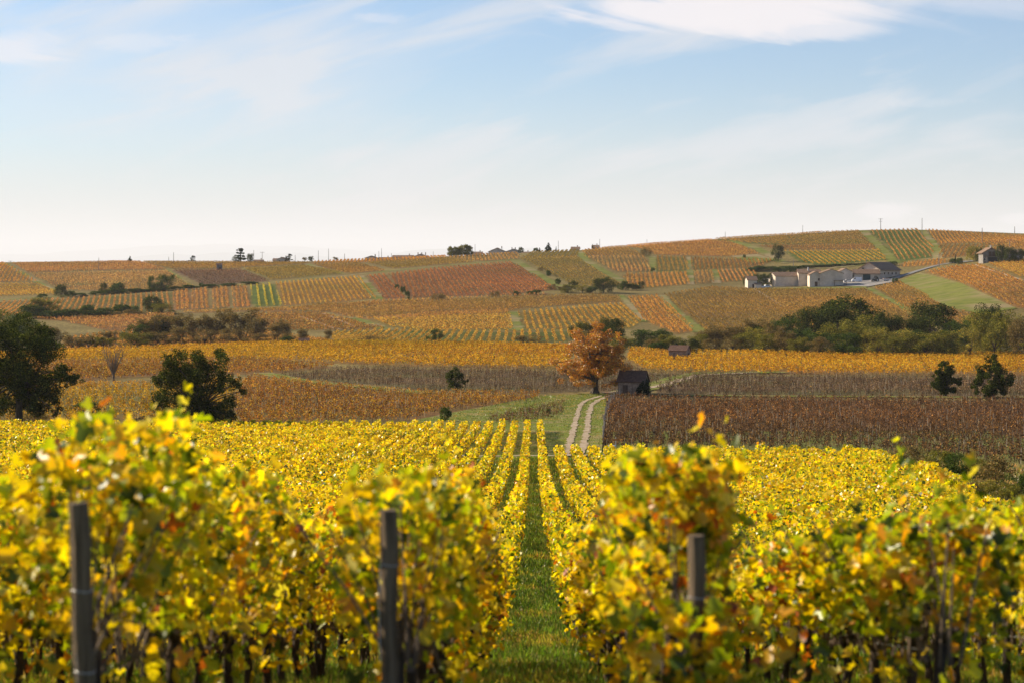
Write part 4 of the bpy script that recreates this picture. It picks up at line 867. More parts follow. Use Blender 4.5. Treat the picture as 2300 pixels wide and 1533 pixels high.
# the orange tree beside the track: visible limbs, open crown
def orange_tree():
    loc = G(1336, 884); d = loc.y; h = -(728 - HY) / F * d - loc.z; w = 166 / F * d; t = thing('tree', loc, 'broad orange leaved autumn tree beside the cart track and the stone hut', 'tree')
    m = MB(); m.tube([(0,0,-.4),(.05,0,.5),(0,0,1.5),(.1,0,2.6)], [.85,.62,.52,.5], 10, False)
    for k in range(6): a = k * 1.05; m.tube([(math.cos(a) * .95, math.sin(a) * .95, -.15), (math.cos(a) * .5, math.sin(a) * .5, .45)], [.16, .25], 5, False)
    cl = []
    for i in range(13):
        a = 2 * PI * i / 13 * 2.4 + random.uniform(-.3, .3); el_ = random.uniform(.25, 1.35); ln = (h - 2.3) * random.uniform(.75, .92)
        e = Vector((math.cos(a) * math.cos(el_) * min(ln, w * .5), math.sin(a) * math.cos(el_) * min(ln, w * .5), 2.2 + ln * math.sin(el_) * .93)); e.z = min(e.z, h - .6)
        p = limb(m, (0, 0, random.uniform(1.6, 2.6)), e, .24, .05, .07, 6); cl.append((*e, .9))
        for q in (1, 2, 3, 4):
            for _ in range(3):
                o = Vector((random.gauss(0, 1.25), random.gauss(0, 1.25), random.gauss(.2, .9))); e2 = p[q] + o * (.6 + .22 * q)
                if e2.z < 1.5: e2.z = 1.5 + random.random()
                limb(m, p[q], e2, .07, .02, .08, 4); cl.append((*e2, random.uniform(.55, 1.0)))
    for _ in range(60):
        a = random.uniform(0, 2*PI); zz = random.uniform(1.3, h - .7); q = w * .49 * math.sin(PI * (.18 + .70 * (zz - 1.3) / (h - 2))) ** .55 * random.uniform(.55, 1); cl.append((q * math.cos(a), q * math.sin(a), zz, random.uniform(.5, .85)))
    k = [c for c in cl if c[2] > 1.2]
    m.obj('trunk', BARK, t, smooth=True)
    v, fn, lp, cc = crown_arrays(k, 42000, .22, 'orange', .75); link('crown', npmesh('crown', v, fn, lp, leafmat('orange_leaf', .42, .04, .4, (1, .9, .5)), cc), t)
orange_tree()
# bare tree at the left
def bare_tree():
    loc = G(255, 857); d = loc.y; h = -(775 - HY) / F * d - loc.z; t = thing('tree', loc, 'leafless tree with fanned upright branches in the rust red vines at left', 'tree')
    m = MB(); m.tube([(0,0,-.3),(0,0,.8),(.03,0,1.7)], [.3,.24,.2], 8, False)
    for i in range(15):
        a = 2*PI*i/15*3.1; sp_ = random.uniform(.15, .42); e = Vector((math.cos(a) * h * sp_, math.sin(a) * h * sp_, h * random.uniform(.72, 1.0) * (1.05 - .35 * sp_)))
        p = limb(m, (0, 0, random.uniform(1.0, 1.8)), e, .11, .025, .03, 5)
        for q in (1, 2, 3, 4):
            for _ in range(2): e2 = p[q] + Vector((random.gauss(0, .35), random.gauss(0, .35), random.uniform(.6, 1.4))); limb(m, p[q], e2, .04, .015, .03, 4)
    m.obj('trunk', TWIG, t, smooth=True)
bare_tree()
# --- belts, hedges, skyline trees: (kind, px, top, y or -d, width px)
LOOK = {'dark': 'dark green', 'olive': 'olive green', 'thin': 'thin half bare brownish', 'green': 'green', 'russet': 'brownish', 'yellow': 'yellowing', 'bush': 'low green', 'drybush': 'low dry brown', 'conifer': 'dark conical', 'cedar': 'flat topped dark'}
NTH = ['first', 'second', 'third', 'fourth', 'fifth', 'sixth', 'seventh', 'eighth', 'ninth', 'tenth', 'eleventh', 'twelfth', 'thirteenth', 'fourteenth', 'fifteenth', 'sixteenth', 'seventeenth', 'eighteenth', 'nineteenth', 'twentieth']
N9 = NTH[:9]; NTH += [w + n for w, nx in (('twenty ', 'thirtieth'), ('thirty ', 'fortieth'), ('forty ', 'fiftieth'), ('fifty ', 'sixtieth'), ('sixty ', 'seventieth')) for n in [w.join(['', q]) for q in N9] + [nx]]
NTH = [n.replace('twenty twenty', 'twenty').replace('thirty thirty', 'thirty').replace('forty forty', 'forty').replace('fifty fifty', 'fifty').replace('sixty sixty', 'sixty') for n in NTH]
NTH = [n.split(' ')[-1] if n.split(' ')[-1] in ('thirtieth', 'fortieth', 'fiftieth', 'sixtieth', 'seventieth') else n for n in NTH]
def belt(items, where, group, cat='tree'):
    items = sorted(items, key=lambda q: q[1])
    for i, (k, px, top, yy, w) in enumerate(items):
        kk = k.rstrip('0123456789'); c = 'shrub' if 'bush' in kk else cat
        lab = f"{LOOK[kk]} {c} {where}, {NTH[i]} from left"
        plant(k, px, top, y=yy if yy > 0 else None, d=-yy if yy < 0 else None, wpx=w * (1.05 if 'belt' in where else 1), label=lab, cat=c, group=group)
def R3(k, n=3): return k + str(random.randrange(n))
right = [('thin1',1605,735,-552,56),('russet0',1660,742,-548,52),('yellow1',1700,738,-540,44),('green0',1745,722,-552,54),('olive0',1570,752,-535,48),('olive2',1950,735,-525,56),('green1',2140,735,-545,54),('dark1',2060,712,-575,56),('dark0',1375,714,-585,56),('dark1',1306,727,-590,46),('thin0',1345,722,-590,62),('russet0',1330,745,-560,50),('olive0',1400,757,-545,48),('green0',1440,742,-560,62),('russet1',1470,760,-540,50),
 ('green1',1478,738,-575,70),('olive1',1500,752,-540,60),('bush0',1478,770,-530,36),('dark2',1547,763,-505,46),('conifer',1520,770,-520,26),('thin1',1585,744,-545,56),('thin2',1620,738,-545,60),('russet0',1600,762,-530,50),('thin0',1655,730,-550,60),('russet1',1645,755,-528,56),
 ('thin1',1690,722,-555,60),('olive2',1680,748,-530,58),('dark0',1715,732,-545,56),('thin2',1738,728,-535,60),('olive0',1725,752,-522,56),('green0',1770,716,-560,58),('dark1',1812,697,-575,72),('dark2',1855,694,-590,66),('dark0',1905,668,-600,128),('dark1',1880,690,-580,90),('green1',1800,735,-540,60),
 ('russet0',1765,745,-520,60),('olive1',1795,757,-515,56),('olive2',1880,728,-530,80),('olive0',1930,712,-545,84),('yellow0',1972,736,-520,54),('green0',1905,750,-512,66),('dark2',1985,708,-560,60),('dark1',2015,714,-560,56),('yellow1',2028,742,-520,56),('olive1',2000,752,-512,60),('green1',2050,740,-530,66),
 ('dark0',2095,680,-590,104),('olive2',2080,748,-515,72),('olive0',2120,745,-515,66),('green0',2150,722,-540,66),('yellow0',2178,736,-522,56),('olive1',2200,700,-555,84),('dark1',2225,690,-570,70),('olive2',2235,720,-530,72),('olive0',2262,702,-545,70),('thin0',2285,712,-530,60),('russet1',2300,718,-520,66),('dark2',2330,705,-550,90),('olive1',2345,740,-515,70),('green1',1850,745,-520,62),('russet0',1840,758,-510,50)]
belt(right, 'in the right tree belt', 'tree belt on the right')
left = [('olive0',-20,700,-616,90),('green0',40,705,-626,80),('thin0',90,730,-616,70),('green1',60,718,-636,64),('russet0',120,738,-616,60),('drybush0',165,757,-608,52),('drybush1',200,752,-612,66),('olive1',232,757,-608,50),('thin1',245,745,-626,50),('olive2',300,748,-606,62),('green0',312,730,-626,56),
 ('thin2',335,712,-631,60),('dark0',350,718,-641,56),('thin0',370,705,-641,66),('russet1',355,745,-611,56),('thin1',405,708,-636,64),('russet0',400,738,-616,60),('thin2',440,712,-631,60),('thin0',475,708,-636,64),('russet1',460,740,-614,60),('thin1',510,700,-636,66),('thin2',545,698,-631,70),('russet0',520,740,-614,66),('thin0',578,712,-626,60),
 ('russet1',575,748,-611,52),('thin1',620,730,-621,40),('drybush0',645,752,-611,36),('thin2',640,722,-626,36),('thin0',680,738,-616,30),('bush0',645,757,-604,28),('thin1',738,742,-616,24)]
belt(left, 'in the left tree belt', 'tree belt on the left')
hed1 = [('olive0',100,671,712,76),('bush0',72,688,714,60),('bush1',195,688,712,44),('bush0',150,696,714,50),('bush1',235,694,711,40),('bush0',272,686,708,36),('bush1',296,690,707,34),('dark0',342,665,704,46),('olive2',365,683,706,44),('drybush0',300,697,709,50),('bush0',216,698,713,44),('bush1',120,700,715,60),('drybush1',255,700,711,40)]
belt(hed1, 'in the left slope shrub line', 'shrub line on the left slope')
hed2 = [('dark1',137,640,668,30),('bush0',95,661,669,22),('dark2',232,637,659,18),('bush1',264,638,659,36),('green0',341,621,655,20),('green1',370,614,653,36),('bush0',215,655,663,30),('bush1',245,652,661,36),('bush0',285,650,659,40),('bush1',310,649,657,44),('bush0',180,659,666,34),('bush1',160,655,666,20),('bush0',330,650,656,30),('bush1',355,648,655,40),('bush0',395,644,651,30),('bush1',425,641,648,40),('green1',452,634,646,10),('bush0',470,639,646,40),('bush1',515,637,642,40),('bush0',560,633,638,40)]
belt(hed2, 'along the left hill hedge', 'hedge on the left slope')
mid = [('dark0',1356,624,658,46),('dark1',1289,632,650,18),('olive0',1275,640,658,30),('yellow0',1308,640,658,32),('bush0',1330,645,659,22),('thin0',1262,643,657,24),('bush1',1402,634,652,22),('bush0',1420,638,652,30),('dark2',1440,633,651,16),('bush1',1160,655,664,16),('bush0',1205,652,661,20),('bush1',1190,655,662,14),('drybush0',1112,656,668,22),('drybush1',985,660,674,32),('drybush0',1240,640,652,22),('bush0',1253,627,640,12),('bush1',1232,609,620,12),('drybush0',1215,600,610,14),
 ('bush0',892,640,650,10),('bush1',905,645,657,12),('bush0',915,655,668,12),('bush1',918,668,676,8)]
belt(mid, 'on the middle of the hill', 'shrubs on the middle of the hill')
sing = [('bush%d' % (i % 2), 1700 + i * 36, 601 - i * 1.5, 608 - i * 2.2, 42, 'dark hedge clump number %s from the left along the bank above the farm roofs' % w, 'shrub') for i, w in enumerate(('one', 'two', 'three', 'four', 'five', 'six', 'seven', 'eight'))] + [('drybush1',1451,556,576,24,'round brownish lone tree on the right half of the hill','tree'),('dark0',1748,550,588,25,'tall dark lone tree above the farm on the right','tree'),
 ('bush0',1466,602,611,10,'tiny green bush below the round lone tree','shrub'),('bush1',1672,573,580,7,'tiny dark bush on the small meadow of the right hill','shrub'),('bush0',1707,598,609,28,'low dark bush above the long farm building','shrub'),('bush1',1697,600,610,14,'small dark bush at the left end of the dark farm hedge','shrub'),
 ('bush1',1748,602,612,30,'dark hedge bush behind the long farm building, left one','shrub'),('bush0',1775,600,612,34,'dark hedge bush behind the long farm building, right one','shrub'),('green0',978,739,769,30,'small rounded dark tree at the foot of the bold golden rows','tree'),('bush0',1290,752,762,12,'tiny dark bush just left of the orange tree top','shrub'),
 ('drybush0',835,756,767,60,'low brown scrub left of the small rounded tree','shrub'),('drybush1',1185,752,768,60,'low olive scrub between the rounded tree and the orange tree','shrub'),
 ('conifer',292,575,-1340,12,'tiny conical tree on the far left skyline','tree'),('cedar',433,574,-1335,20,'small flat tree on the left skyline','tree'),('cedar',541,557,-1335,32,'tall tiered cedar on the left skyline','tree'),('dark1',562,571,-1330,17,'rounded dark tree touching the tall cedar on the skyline','tree'),
 ('dark2',533,576,-1325,20,'low dark tree at the foot of the tall cedar','tree'),('cedar',650,570,-1340,24,'dark tree behind the roofs on the left skyline','tree'),('thin1',684,579,-1335,16,'sparse little tree left of a pole on the skyline','tree'),('dark0',698,576,-1335,12,'small dark tree beside the sparse one on the skyline','tree'),('thin2',754,578,-1335,14,'pale little tree on the skyline left of centre','tree'),
 ('fullround',1019,556,-1300,26,'left one of the two round olive trees on the skyline','tree'),('fullround',1044,552,-1300,36,'right and broader one of the two round olive trees on the skyline','tree'),('conifer',1232,545,-1330,20,'dark pointed tree on the skyline right of the village','tree'),('conifer',1249,553,-1335,4,'slim dark cypress right of the pointed tree on the skyline','tree'),('bush0',1204,558,-1335,12,'little bush on the skyline left of the pointed tree','shrub'),('conifer',1212,556,-1335,6,'tiny pointed shrub on the skyline','shrub'),
 ('dark1',1170,556,-1345,12,'dark tree at the right end of the village roofs','tree'),('conifer',1331,548,-1340,5,'tiny conifer on the skyline right of centre','tree'),
 ('yellow0',2186,553,588,34,'yellowing garden tree left of the right house','tree'),('dark2',2202,560,588,20,'dark tree pressed against the left side of the right house','tree'),('dark0',2248,549,-985,18,'tall dark tree covering the corner of the right house','tree'),('dark1',2268,557,-980,26,'dark ivy covered tree in front of the long roof of the right house','tree'),('dark2',2288,562,-980,30,'last dark tree at the right edge by the house','tree'),
 ('conifer',2146,571,592,6,'slim conifer at the bend of the lane','tree'),('bush0',2140,582,592,14,'round clipped shrub at the bend of the lane, left one','shrub'),('bush1',2155,581,593,16,'round clipped shrub at the bend of the lane, right one','shrub'),('bush0',2006,588,597,20,'low dark bush above the big barn roof','shrub'),('bush1',2010,626,636,14,'olive bush where the lane enters the farm yard','shrub'),
 ('dark0',1708,616,644,34,'dark tree between the little farm shed and the long building','tree'),('green1',1728,612,643,22,'green tree at the left end of the long farm building','tree'),('dark1',1674,622,643,10,'small dark bush left of the little farm shed','shrub'),('bush0',1808,627,641,18,'dark shrub against the right end of the long farm building','shrub'),
 ('bush0',1000,916,947,24,'small dark bush beside the young vines on stakes','shrub'),('drybush0',345,935,968,110,'brown thorny scrub left of the broad dark tree','shrub'),('drybush1',70,925,950,80,'olive brown scrub at the foot of the large oak','shrub'),('bush1',195,905,925,60,'low olive bush between the oak and the broad dark tree','shrub'),('bush0',1232,918,930,10,'tiny shrub above the young vines','shrub')]
for k, px, top, yy, w, lab, c in sing: plant(k, px, top, y=yy if yy > 0 else None, d=-yy if yy < 0 else None, wpx=w, label=lab, cat=c)
# scrub of the hollow at the right edge
hol = [('drybush0',2005,1010,1034,70),('drybush1',2050,1000,1040,60),('olive0',2110,1012,1075,70),('green0',2150,1018,1078,70),('olive1',2195,1030,1080,60),('drybush0',2240,1030,1095,80),('yellow0',2210,1075,1120,70),('green1',2290,1060,1120,60),('drybush1',2170,1080,1130,60),('olive2',2260,1085,1135,70),('drybush0',1935,1008,1020,60),('bush0',2080,1050,1075,40)]
belt(hol, 'in the grassy hollow at the right edge', 'scrub in the hollow at the right edge', 'shrub')
# ------------------------------------------------------------------ buildings
WALL = noisemat('render_wall', (.56,.47,.37), (.64,.54,.43), .6, .9, 5, (.50,.41,.32), .25)
WALLG = noisemat('grey_wall', (.17,.155,.14), (.25,.225,.20), .6, .9, 5)
STONE = noisemat('stone_wall', (.20,.135,.095), (.36,.25,.18), 2.6, .95, 8, (.13,.09,.065), 1.2, bump=.6)
WOOD = noisemat('dark_wood', (.07,.04,.03), (.11,.065,.045), 3, .8)
GREEND = noisemat('green_door', (.015,.04,.045), (.022,.055,.06), 1, .5)
GLASS = noisemat('window_glass', (.02,.025,.03), (.04,.045,.05), 1, .15, spec=.6)
METAL = noisemat('painted_metal', (.70,.70,.70), (.78,.78,.78), 1, .35, spec=.5)
DARKM = noisemat('dark_metal', (.03,.03,.032), (.05,.05,.05), 3, .5)
REDM = noisemat('red_metal', (.40,.08,.05), (.5,.12,.07), 2, .5)
TYRE = noisemat('tyre', (.015,.015,.015), (.03,.03,.03), 4, .8)
POLE = noisemat('grey_pole', (.16,.14,.13), (.24,.21,.19), 1, .8)
CONC = noisemat('concrete', (.45,.43,.40), (.58,.55,.50), 2, .9)
def tilemat(name, c1, c2, s=3.0):
    m, t = newmat(name); tc = N(t, 'ShaderNodeTexCoord'); mp = N(t, 'ShaderNodeMapping'); mp.inputs['Scale'].default_value = (1, 1, 1); L(t, tc.outputs['Object'], mp.inputs[0])
    w = N(t, 'ShaderNodeTexWave', wave_type='BANDS', bands_direction='X', ins={'Scale': s, 'Distortion': .6, 'Detail': 2}); L(t, mp.outputs[0], w.inputs[0])
    n = N(t, 'ShaderNodeTexNoise', ins={'Scale': 2.2, 'Detail': 7, 'Roughness': .75}); L(t, tc.outputs['Object'], n.inputs['Vector'])
    c = mixc(t, ramp(t, n.outputs[0], .35, .65), c1, c2); c = mixc(t, M(t, 'MULTIPLY', w.outputs[1], .35), c, tuple(q * .45 for q in c1))
    b = N(t, 'ShaderNodeBsdfPrincipled', ins={'Roughness': .85, 'Specular IOR Level': .15}); L(t, c, b.inputs['Base Color'])
    bp = N(t, 'ShaderNodeBump', ins={'Strength': .5, 'Distance': .05}); L(t, w.outputs[1], bp.inputs['Height']); L(t, bp.outputs[0], b.inputs['Normal'])
    o = N(t, 'ShaderNodeOutputMaterial'); L(t, b.outputs[0], o.inputs[0]); return m
TILE = tilemat('roof_tiles', (.19,.12,.075), (.28,.18,.12)); TILER = tilemat('red_roof_tiles', (.26,.10,.06), (.34,.15,.09)); TILED = tilemat('old_roof_tiles', (.09,.05,.035), (.19,.10,.065), 5)
def block(par, x, y, w, l, eave, ridge, rz=0, wall=None, roof=None, over=.45, along='y', th=.16, base=2.0):
    """gabled block; along='y': gable faces the front, 'x': eaves face the front"""
    wall, roof = wall or WALL, roof or TILE
    holder = []
    a, b = (w, l) if along == 'y' else (l, w)
    m = MB().prism([(-a/2, -base), (a/2, -base), (a/2, eave), (0, ridge), (-a/2, eave)], -b/2, b/2); o = m.obj('wall', wall, par); holder.append(o)
    s = (ridge - eave) / (a / 2); ex = a/2 + over; ez = eave - s * over
    m = MB().prism([(-ex, ez + .02), (0, ridge + .02), (ex, ez + .02), (ex, ez + .02 + th), (0, ridge + .02 + th * 1.15), (-ex, ez + .02 + th)], -b/2 - over, b/2 + over); r = m.obj('roof', roof, par); holder.append(r)
    for q in holder: q.location = (x, y, 0); q.rotation_euler = (0, 0, rz + (0 if along == 'y' else PI / 2))
    return holder
def panel(par, name, mat, x, y, z, w, h, rz=0, t=.06, frame=None):
    o = MB().box(-w/2, w/2, -t, t, 0, h).obj(name, mat, par); o.location = (x, y, z); o.rotation_euler = (0, 0, rz)
    if frame:
        f = MB(); k = .09
        f.box(-w/2-k, -w/2, -t-.03, t, -k, h+k).box(w/2, w/2+k, -t-.03, t, -k, h+k).box(-w/2, w/2, -t-.03, t, h, h+k).box(-w/2, w/2, -t-.03, t, -k, 0).obj('frame', frame, o)
    return o
def rel(loc, px, dy=0):      # local x of a photo column at the depth of loc
    return (px - CX) / F * (loc.y + dy) - loc.x
FB = G(1850, 642); FS = F / FB.y
def farm(name, px, y, label, cat='farm building'):
    p = G(px, y); return thing(name, p, label, cat, 'farm buildings'), p, p.y / F
# little shed at the left end
t, p, s = farm('farm_shed', 1690, 648, 'small white shed with a dark roof at the left end of the farm', 'shed')
block(t, -.6, 1, 4.6, 6, 4.2, 5.9, .12, along='x'); panel(t, 'door', WOOD, .3, -2.15, 0, 1.2, 2.1, .12); block(t, 2.2, -1.8, 3.2, 4, 1.9, 2.6, .12, over=.2, along='x')
# long building
t, p, s = farm('farm_building', 1772, 642, 'long low cream farm building with an unbroken front wall and dark roof')
block(t, 0, 0, 18, 9, 4.9, 6.7, .24, along='x')
for x in (): panel(t, 'window', GLASS, x * math.cos(.3) + 4.56 * math.sin(.3), x * math.sin(.3) - 4.56 * math.cos(.3), 2.6, .9, .7, .3, frame=WOOD)
panel(t, 'door', WOOD, 7.0 * math.cos(.24) + 4.56 * math.sin(.24), 7.0 * math.sin(.24) - 4.56 * math.cos(.24), 0, 1.6, 2.3, .24)
# tall gabled pair
t, p, s = farm('farm_building', 1868, 643, 'tall cream farm building with its gable end facing the viewer')
block(t, 0, 5, 11.4, 12, 6.3, 8.3, -.03); block(t, -7.6, 6.5, 6.0, 12, 5.6, 7.2, -.03, along='y'); block(t, -9, 16, 11, 8, 6.4, 8.2, -.03, along='x')
panel(t, 'door', WOOD, -7.6, .46, 0, 1.3, 2.2, -.03); panel(t, 'window', GLASS, -6.2, .42, 2.8, .8, 1.0, -.03, frame=WOOD)
MB().box(-.35, .35, -.35, .35, 0, 1.8).obj('chimney', CONC, t).location = (-9.5, 14, 7.6)
# lean-to with machinery
t2 = thing('carport', G(1886, 642), 'low open carport against the tall gabled farm building', 'carport'); MB().box(-3.2, 3.2, -2.2, 2.2, 2.5, 2.7).obj('roof', TILE, t2)
for sx in (-3, 3):
    for sy in (-2, 2): MB().box(sx-.1, sx+.1, sy-.1, sy+.1, -.5, 2.5).obj('post', WOOD, t2)
# winery hall with green door
t, p, s = farm('farm_building', 1930, 631.5, 'low wide farm hall with a tiled roof and a large dark green door')
block(t, 4.2, 6, 13, 9, 3.7, 5.8, 0, along='x'); block(t, -6.8, 6, 7, 11, 4.6, 6.4, 0)
panel(t, 'door', GREEND, 4.0, 1.44, 0, 3.6, 3.3, 0, frame=WOOD); panel(t, 'window', GLASS, 8.6, 1.44, 1.5, 1.2, 1.0, frame=WOOD); panel(t, 'door', WOOD, 0.2, 1.44, 0, 1.1, 2.1)
MB().box(-2.2, 12.0, .5, 1.4, 3.55, 3.75).obj('canopy', WOOD, t)
# big barn behind
t = thing('farm_building', AT(1962, FB.y + 36), 'largest farm barn, with a pale gable and a long brown roof running to the right', 'farm building', 'farm buildings')
block(t, 4, 6, 12.5, 24, 4.6, 8.3, -.62, over=.9); panel(t, 'window', GLASS, -5.9, -2.6, 4.4, 1.1, 1.1, -.62, frame=WOOD)
for k in range(4): u = -7 + k * 4.6; panel(t, 'window', GLASS, 4 + 6.31 * math.cos(-.62) - u * math.sin(-.62), 6 + 6.31 * math.sin(-.62) + u * math.cos(-.62), 2.2, .9, .9, -.62 + PI / 2, frame=WOOD)
# right house
t = thing('house', G(2225, 589), 'house with grey gable, brown balcony doors and dark porch at the right edge', 'house')
block(t, 0, 4, 8.2, 9, 4.9, 7.3, .02, WALLG, over=1.0); block(t, 9.5, 7, 14, 8, 4.4, 6.2, .02, WALLG, along='x', over=.6)
MB().box(-2.6, 3.9, -1.9, -.52, 2.9, 3.1).obj('balcony', WOOD, t); rl = MB().box(-2.6, 3.9, -1.93, -1.87, 3.95, 4.03)
for x in np.arange(-2.6, 3.91, .4): rl.box(x - .03, x + .03, -1.93, -1.87, 3.1, 3.95)
rl.obj('railing', WOOD, t)
panel(t, 'door', WOOD, -.4, -.56, 3.15, 1.5, 2.2); panel(t, 'door', WOOD, 1.4, -.56, 3.15, 1.5, 2.2); panel(t, 'window', GLASS, -3.2, -.56, .8, .9, 1.2, frame=METAL); panel(t, 'porch_panel', DARKM, .9, -.56, 0, 4.6, 2.5)  # wide dark panel stands in for the dark of the porch below the balcony
for x in (-2.5, 3.8): MB().box(x-.1, x+.1, -1.95, -1.75, -1, 2.9).obj('porch_post', WALLG, t)
MB().box(-.3, .3, -.3, .3, 0, 1.3).obj('chimney', CONC, t).location = (1.5, 6, 7.4)
# stone huts
def hut(px, y, w, l, eave, ridge, rz, lab, d=None, wall=None):
    p = G(px, y) if d is None else AT(px, d); t = thing('stone_hut', p, lab, 'hut'); block(t, 0, l/2, w, l, eave, ridge, rz, wall or STONE, TILED, over=.22, along='x', th=.14, base=1.0); return t, p
t, p = hut(1424, 887, 4.5, 4.0, 2.35, 4.0, -.30, 'dark stone hut with a sagging tiled roof beside the orange tree')
c, s_ = math.cos(-.30), math.sin(-.30); m = MB()
for k in range(24): m.box(-2.4 + k * .2, -2.27 + k * .2, -.08, .08, 0, .1)
r = m.obj('ridge_tiles', TILED, t); r.location = (0, 2.0, 4.1); r.rotation_euler = (0, 0, -.30)
panel(t, 'door', WOOD, -.9 * c + 2.03 * s_, 2.0 - .9 * s_ - 2.03 * c, 0, .85, 1.75, -.30)
n = 2600; u = RNG.uniform(0, 1, n); x = np.where(u < .45, 1.0 + 1.4 * RNG.uniform(0, 1, n) ** .6, 2.35 + RNG.normal(.05, .14, n)); y = np.where(u < .45, 2.0 - 2.1 + RNG.normal(-.06, .1, n), 2.0 + RNG.uniform(-2.2, 2.1, n))
z = RNG.uniform(0, 1, n) * np.where(u < .45, np.clip((x - .2) * 1.3, .3, 2.6), 3.2 - .9 * np.abs(y - 2.0)); x2 = x * c - (y - 2) * s_ + p.x; y2 = x * s_ + (y - 2) * c + 2 + p.y
v, fn, lp, cc = joinsets([(T_OVAL, np.stack([x2, y2, p.z + z], 1), (.2 * RNG.uniform(.6, 1.3, n))[:, None] * np.ones((1, 3)), tint('conifer', n), randrot(n, .1))])
tag(link('ivy', npmesh('ivy', v, fn, lp, TREEL, cc)), 'dark ivy smothering the right side of the stone hut by the orange tree', 'ivy')
t, p = hut(1528, 808, 4.3, 4.0, 2.2, 3.3, -.36, 'low brown roofed stone hut in the golden band before the right tree belt')
panel(t, 'door', WOOD, 2.18 * math.cos(-.36), 2.0 + 2.18 * math.sin(-.36), 0, .8, 1.6, -.36 + PI / 2)
t, p = hut(682, 770, 2.9, 2.4, 1.0, 1.7, .2, 'tiny low hut on the crest of the golden rise left of centre', d=596); panel(t, 'door', WOOD, -.6, -.06, 0, .7, .9, .2)
t, p = hut(492, 607, 3.4, 3.2, 3.2, 4.0, .15, 'little square stone hut above the bare brown plot on the left hill', wall=WALLG); panel(t, 'door', WOOD, .5, .02, 0, .9, 1.8, .15)
# houses along the skyline
def skyhouse(px, top, wpx, lab, d=1365, along='x', roof=None, wall=None, rz=0.0, pitch=.32, extra=None):
    p = AT(px, d); w = wpx / F * d; hz = -(top - HY) / F * d - p.z; l = 9.0; rise = (l if along == 'x' else w) / 2 * pitch
    t = thing('house', p, lab, 'house', 'houses on the skyline'); block(t, 0, l / 2, w, l, hz - rise, hz, rz, wall or WALL, roof or TILE, along=along, base=3, over=.5)
    for k in range(max(2, int(w // 4))): panel(t, 'window', GLASS, -w / 2 + (k + .5) * w / max(2, int(w // 4)), -.07, hz - rise - 2.1, .9, 1.2, rz, frame=WOOD)
    for cx in (extra or [.25]): MB().box(-.3, .3, -.3, .3, -.6, 1.2).obj('chimney', STONE, t).location = (cx * w, l / 2 + .6, hz)
    return t
skyhouse(624, 581, 22, 'low roof left of the dark tree on the left skyline')
skyhouse(634, 578.5, 26, 'gabled roof in front of the dark tree on the left skyline', along='y', d=1352)
skyhouse(580, 584, 18, 'barely visible roof between the cedar and the pole with a crossbar', d=1370)
skyhouse(834, 575, 30, 'hipped dark roof at the left end of the village', along='y')
skyhouse(864, 578.5, 26, 'low far roof second from the left end of the village')
skyhouse(905, 574, 46, 'long dark village roof with a pale gable wall at its left', roof=TILE, extra=[.3])
skyhouse(945, 571, 34, 'reddish village roof with three chimneys', roof=TILER, along='y', d=1375, extra=[-.2, .05, .3])
skyhouse(1073, 566, 20, 'low roof just right of the round olive trees', d=1375)
skyhouse(1117, 557, 40, 'pale village house with a bright red roof', roof=TILER, along='y', pitch=.42)
skyhouse(1154, 559.5, 34, 'brown village roof with two chimneys right of the red roofed house', along='y', d=1375, extra=[-.12, .1])
skyhouse(1180, 566, 24, 'low far roof at the right end of the village', d=1385)
skyhouse(1293, 555, 18, 'low roof on the skyline left of the brown hilltop vines', d=1375)
skyhouse(1338, 551, 14, 'tiny roof on the skyline by the small conifer', d=1375)
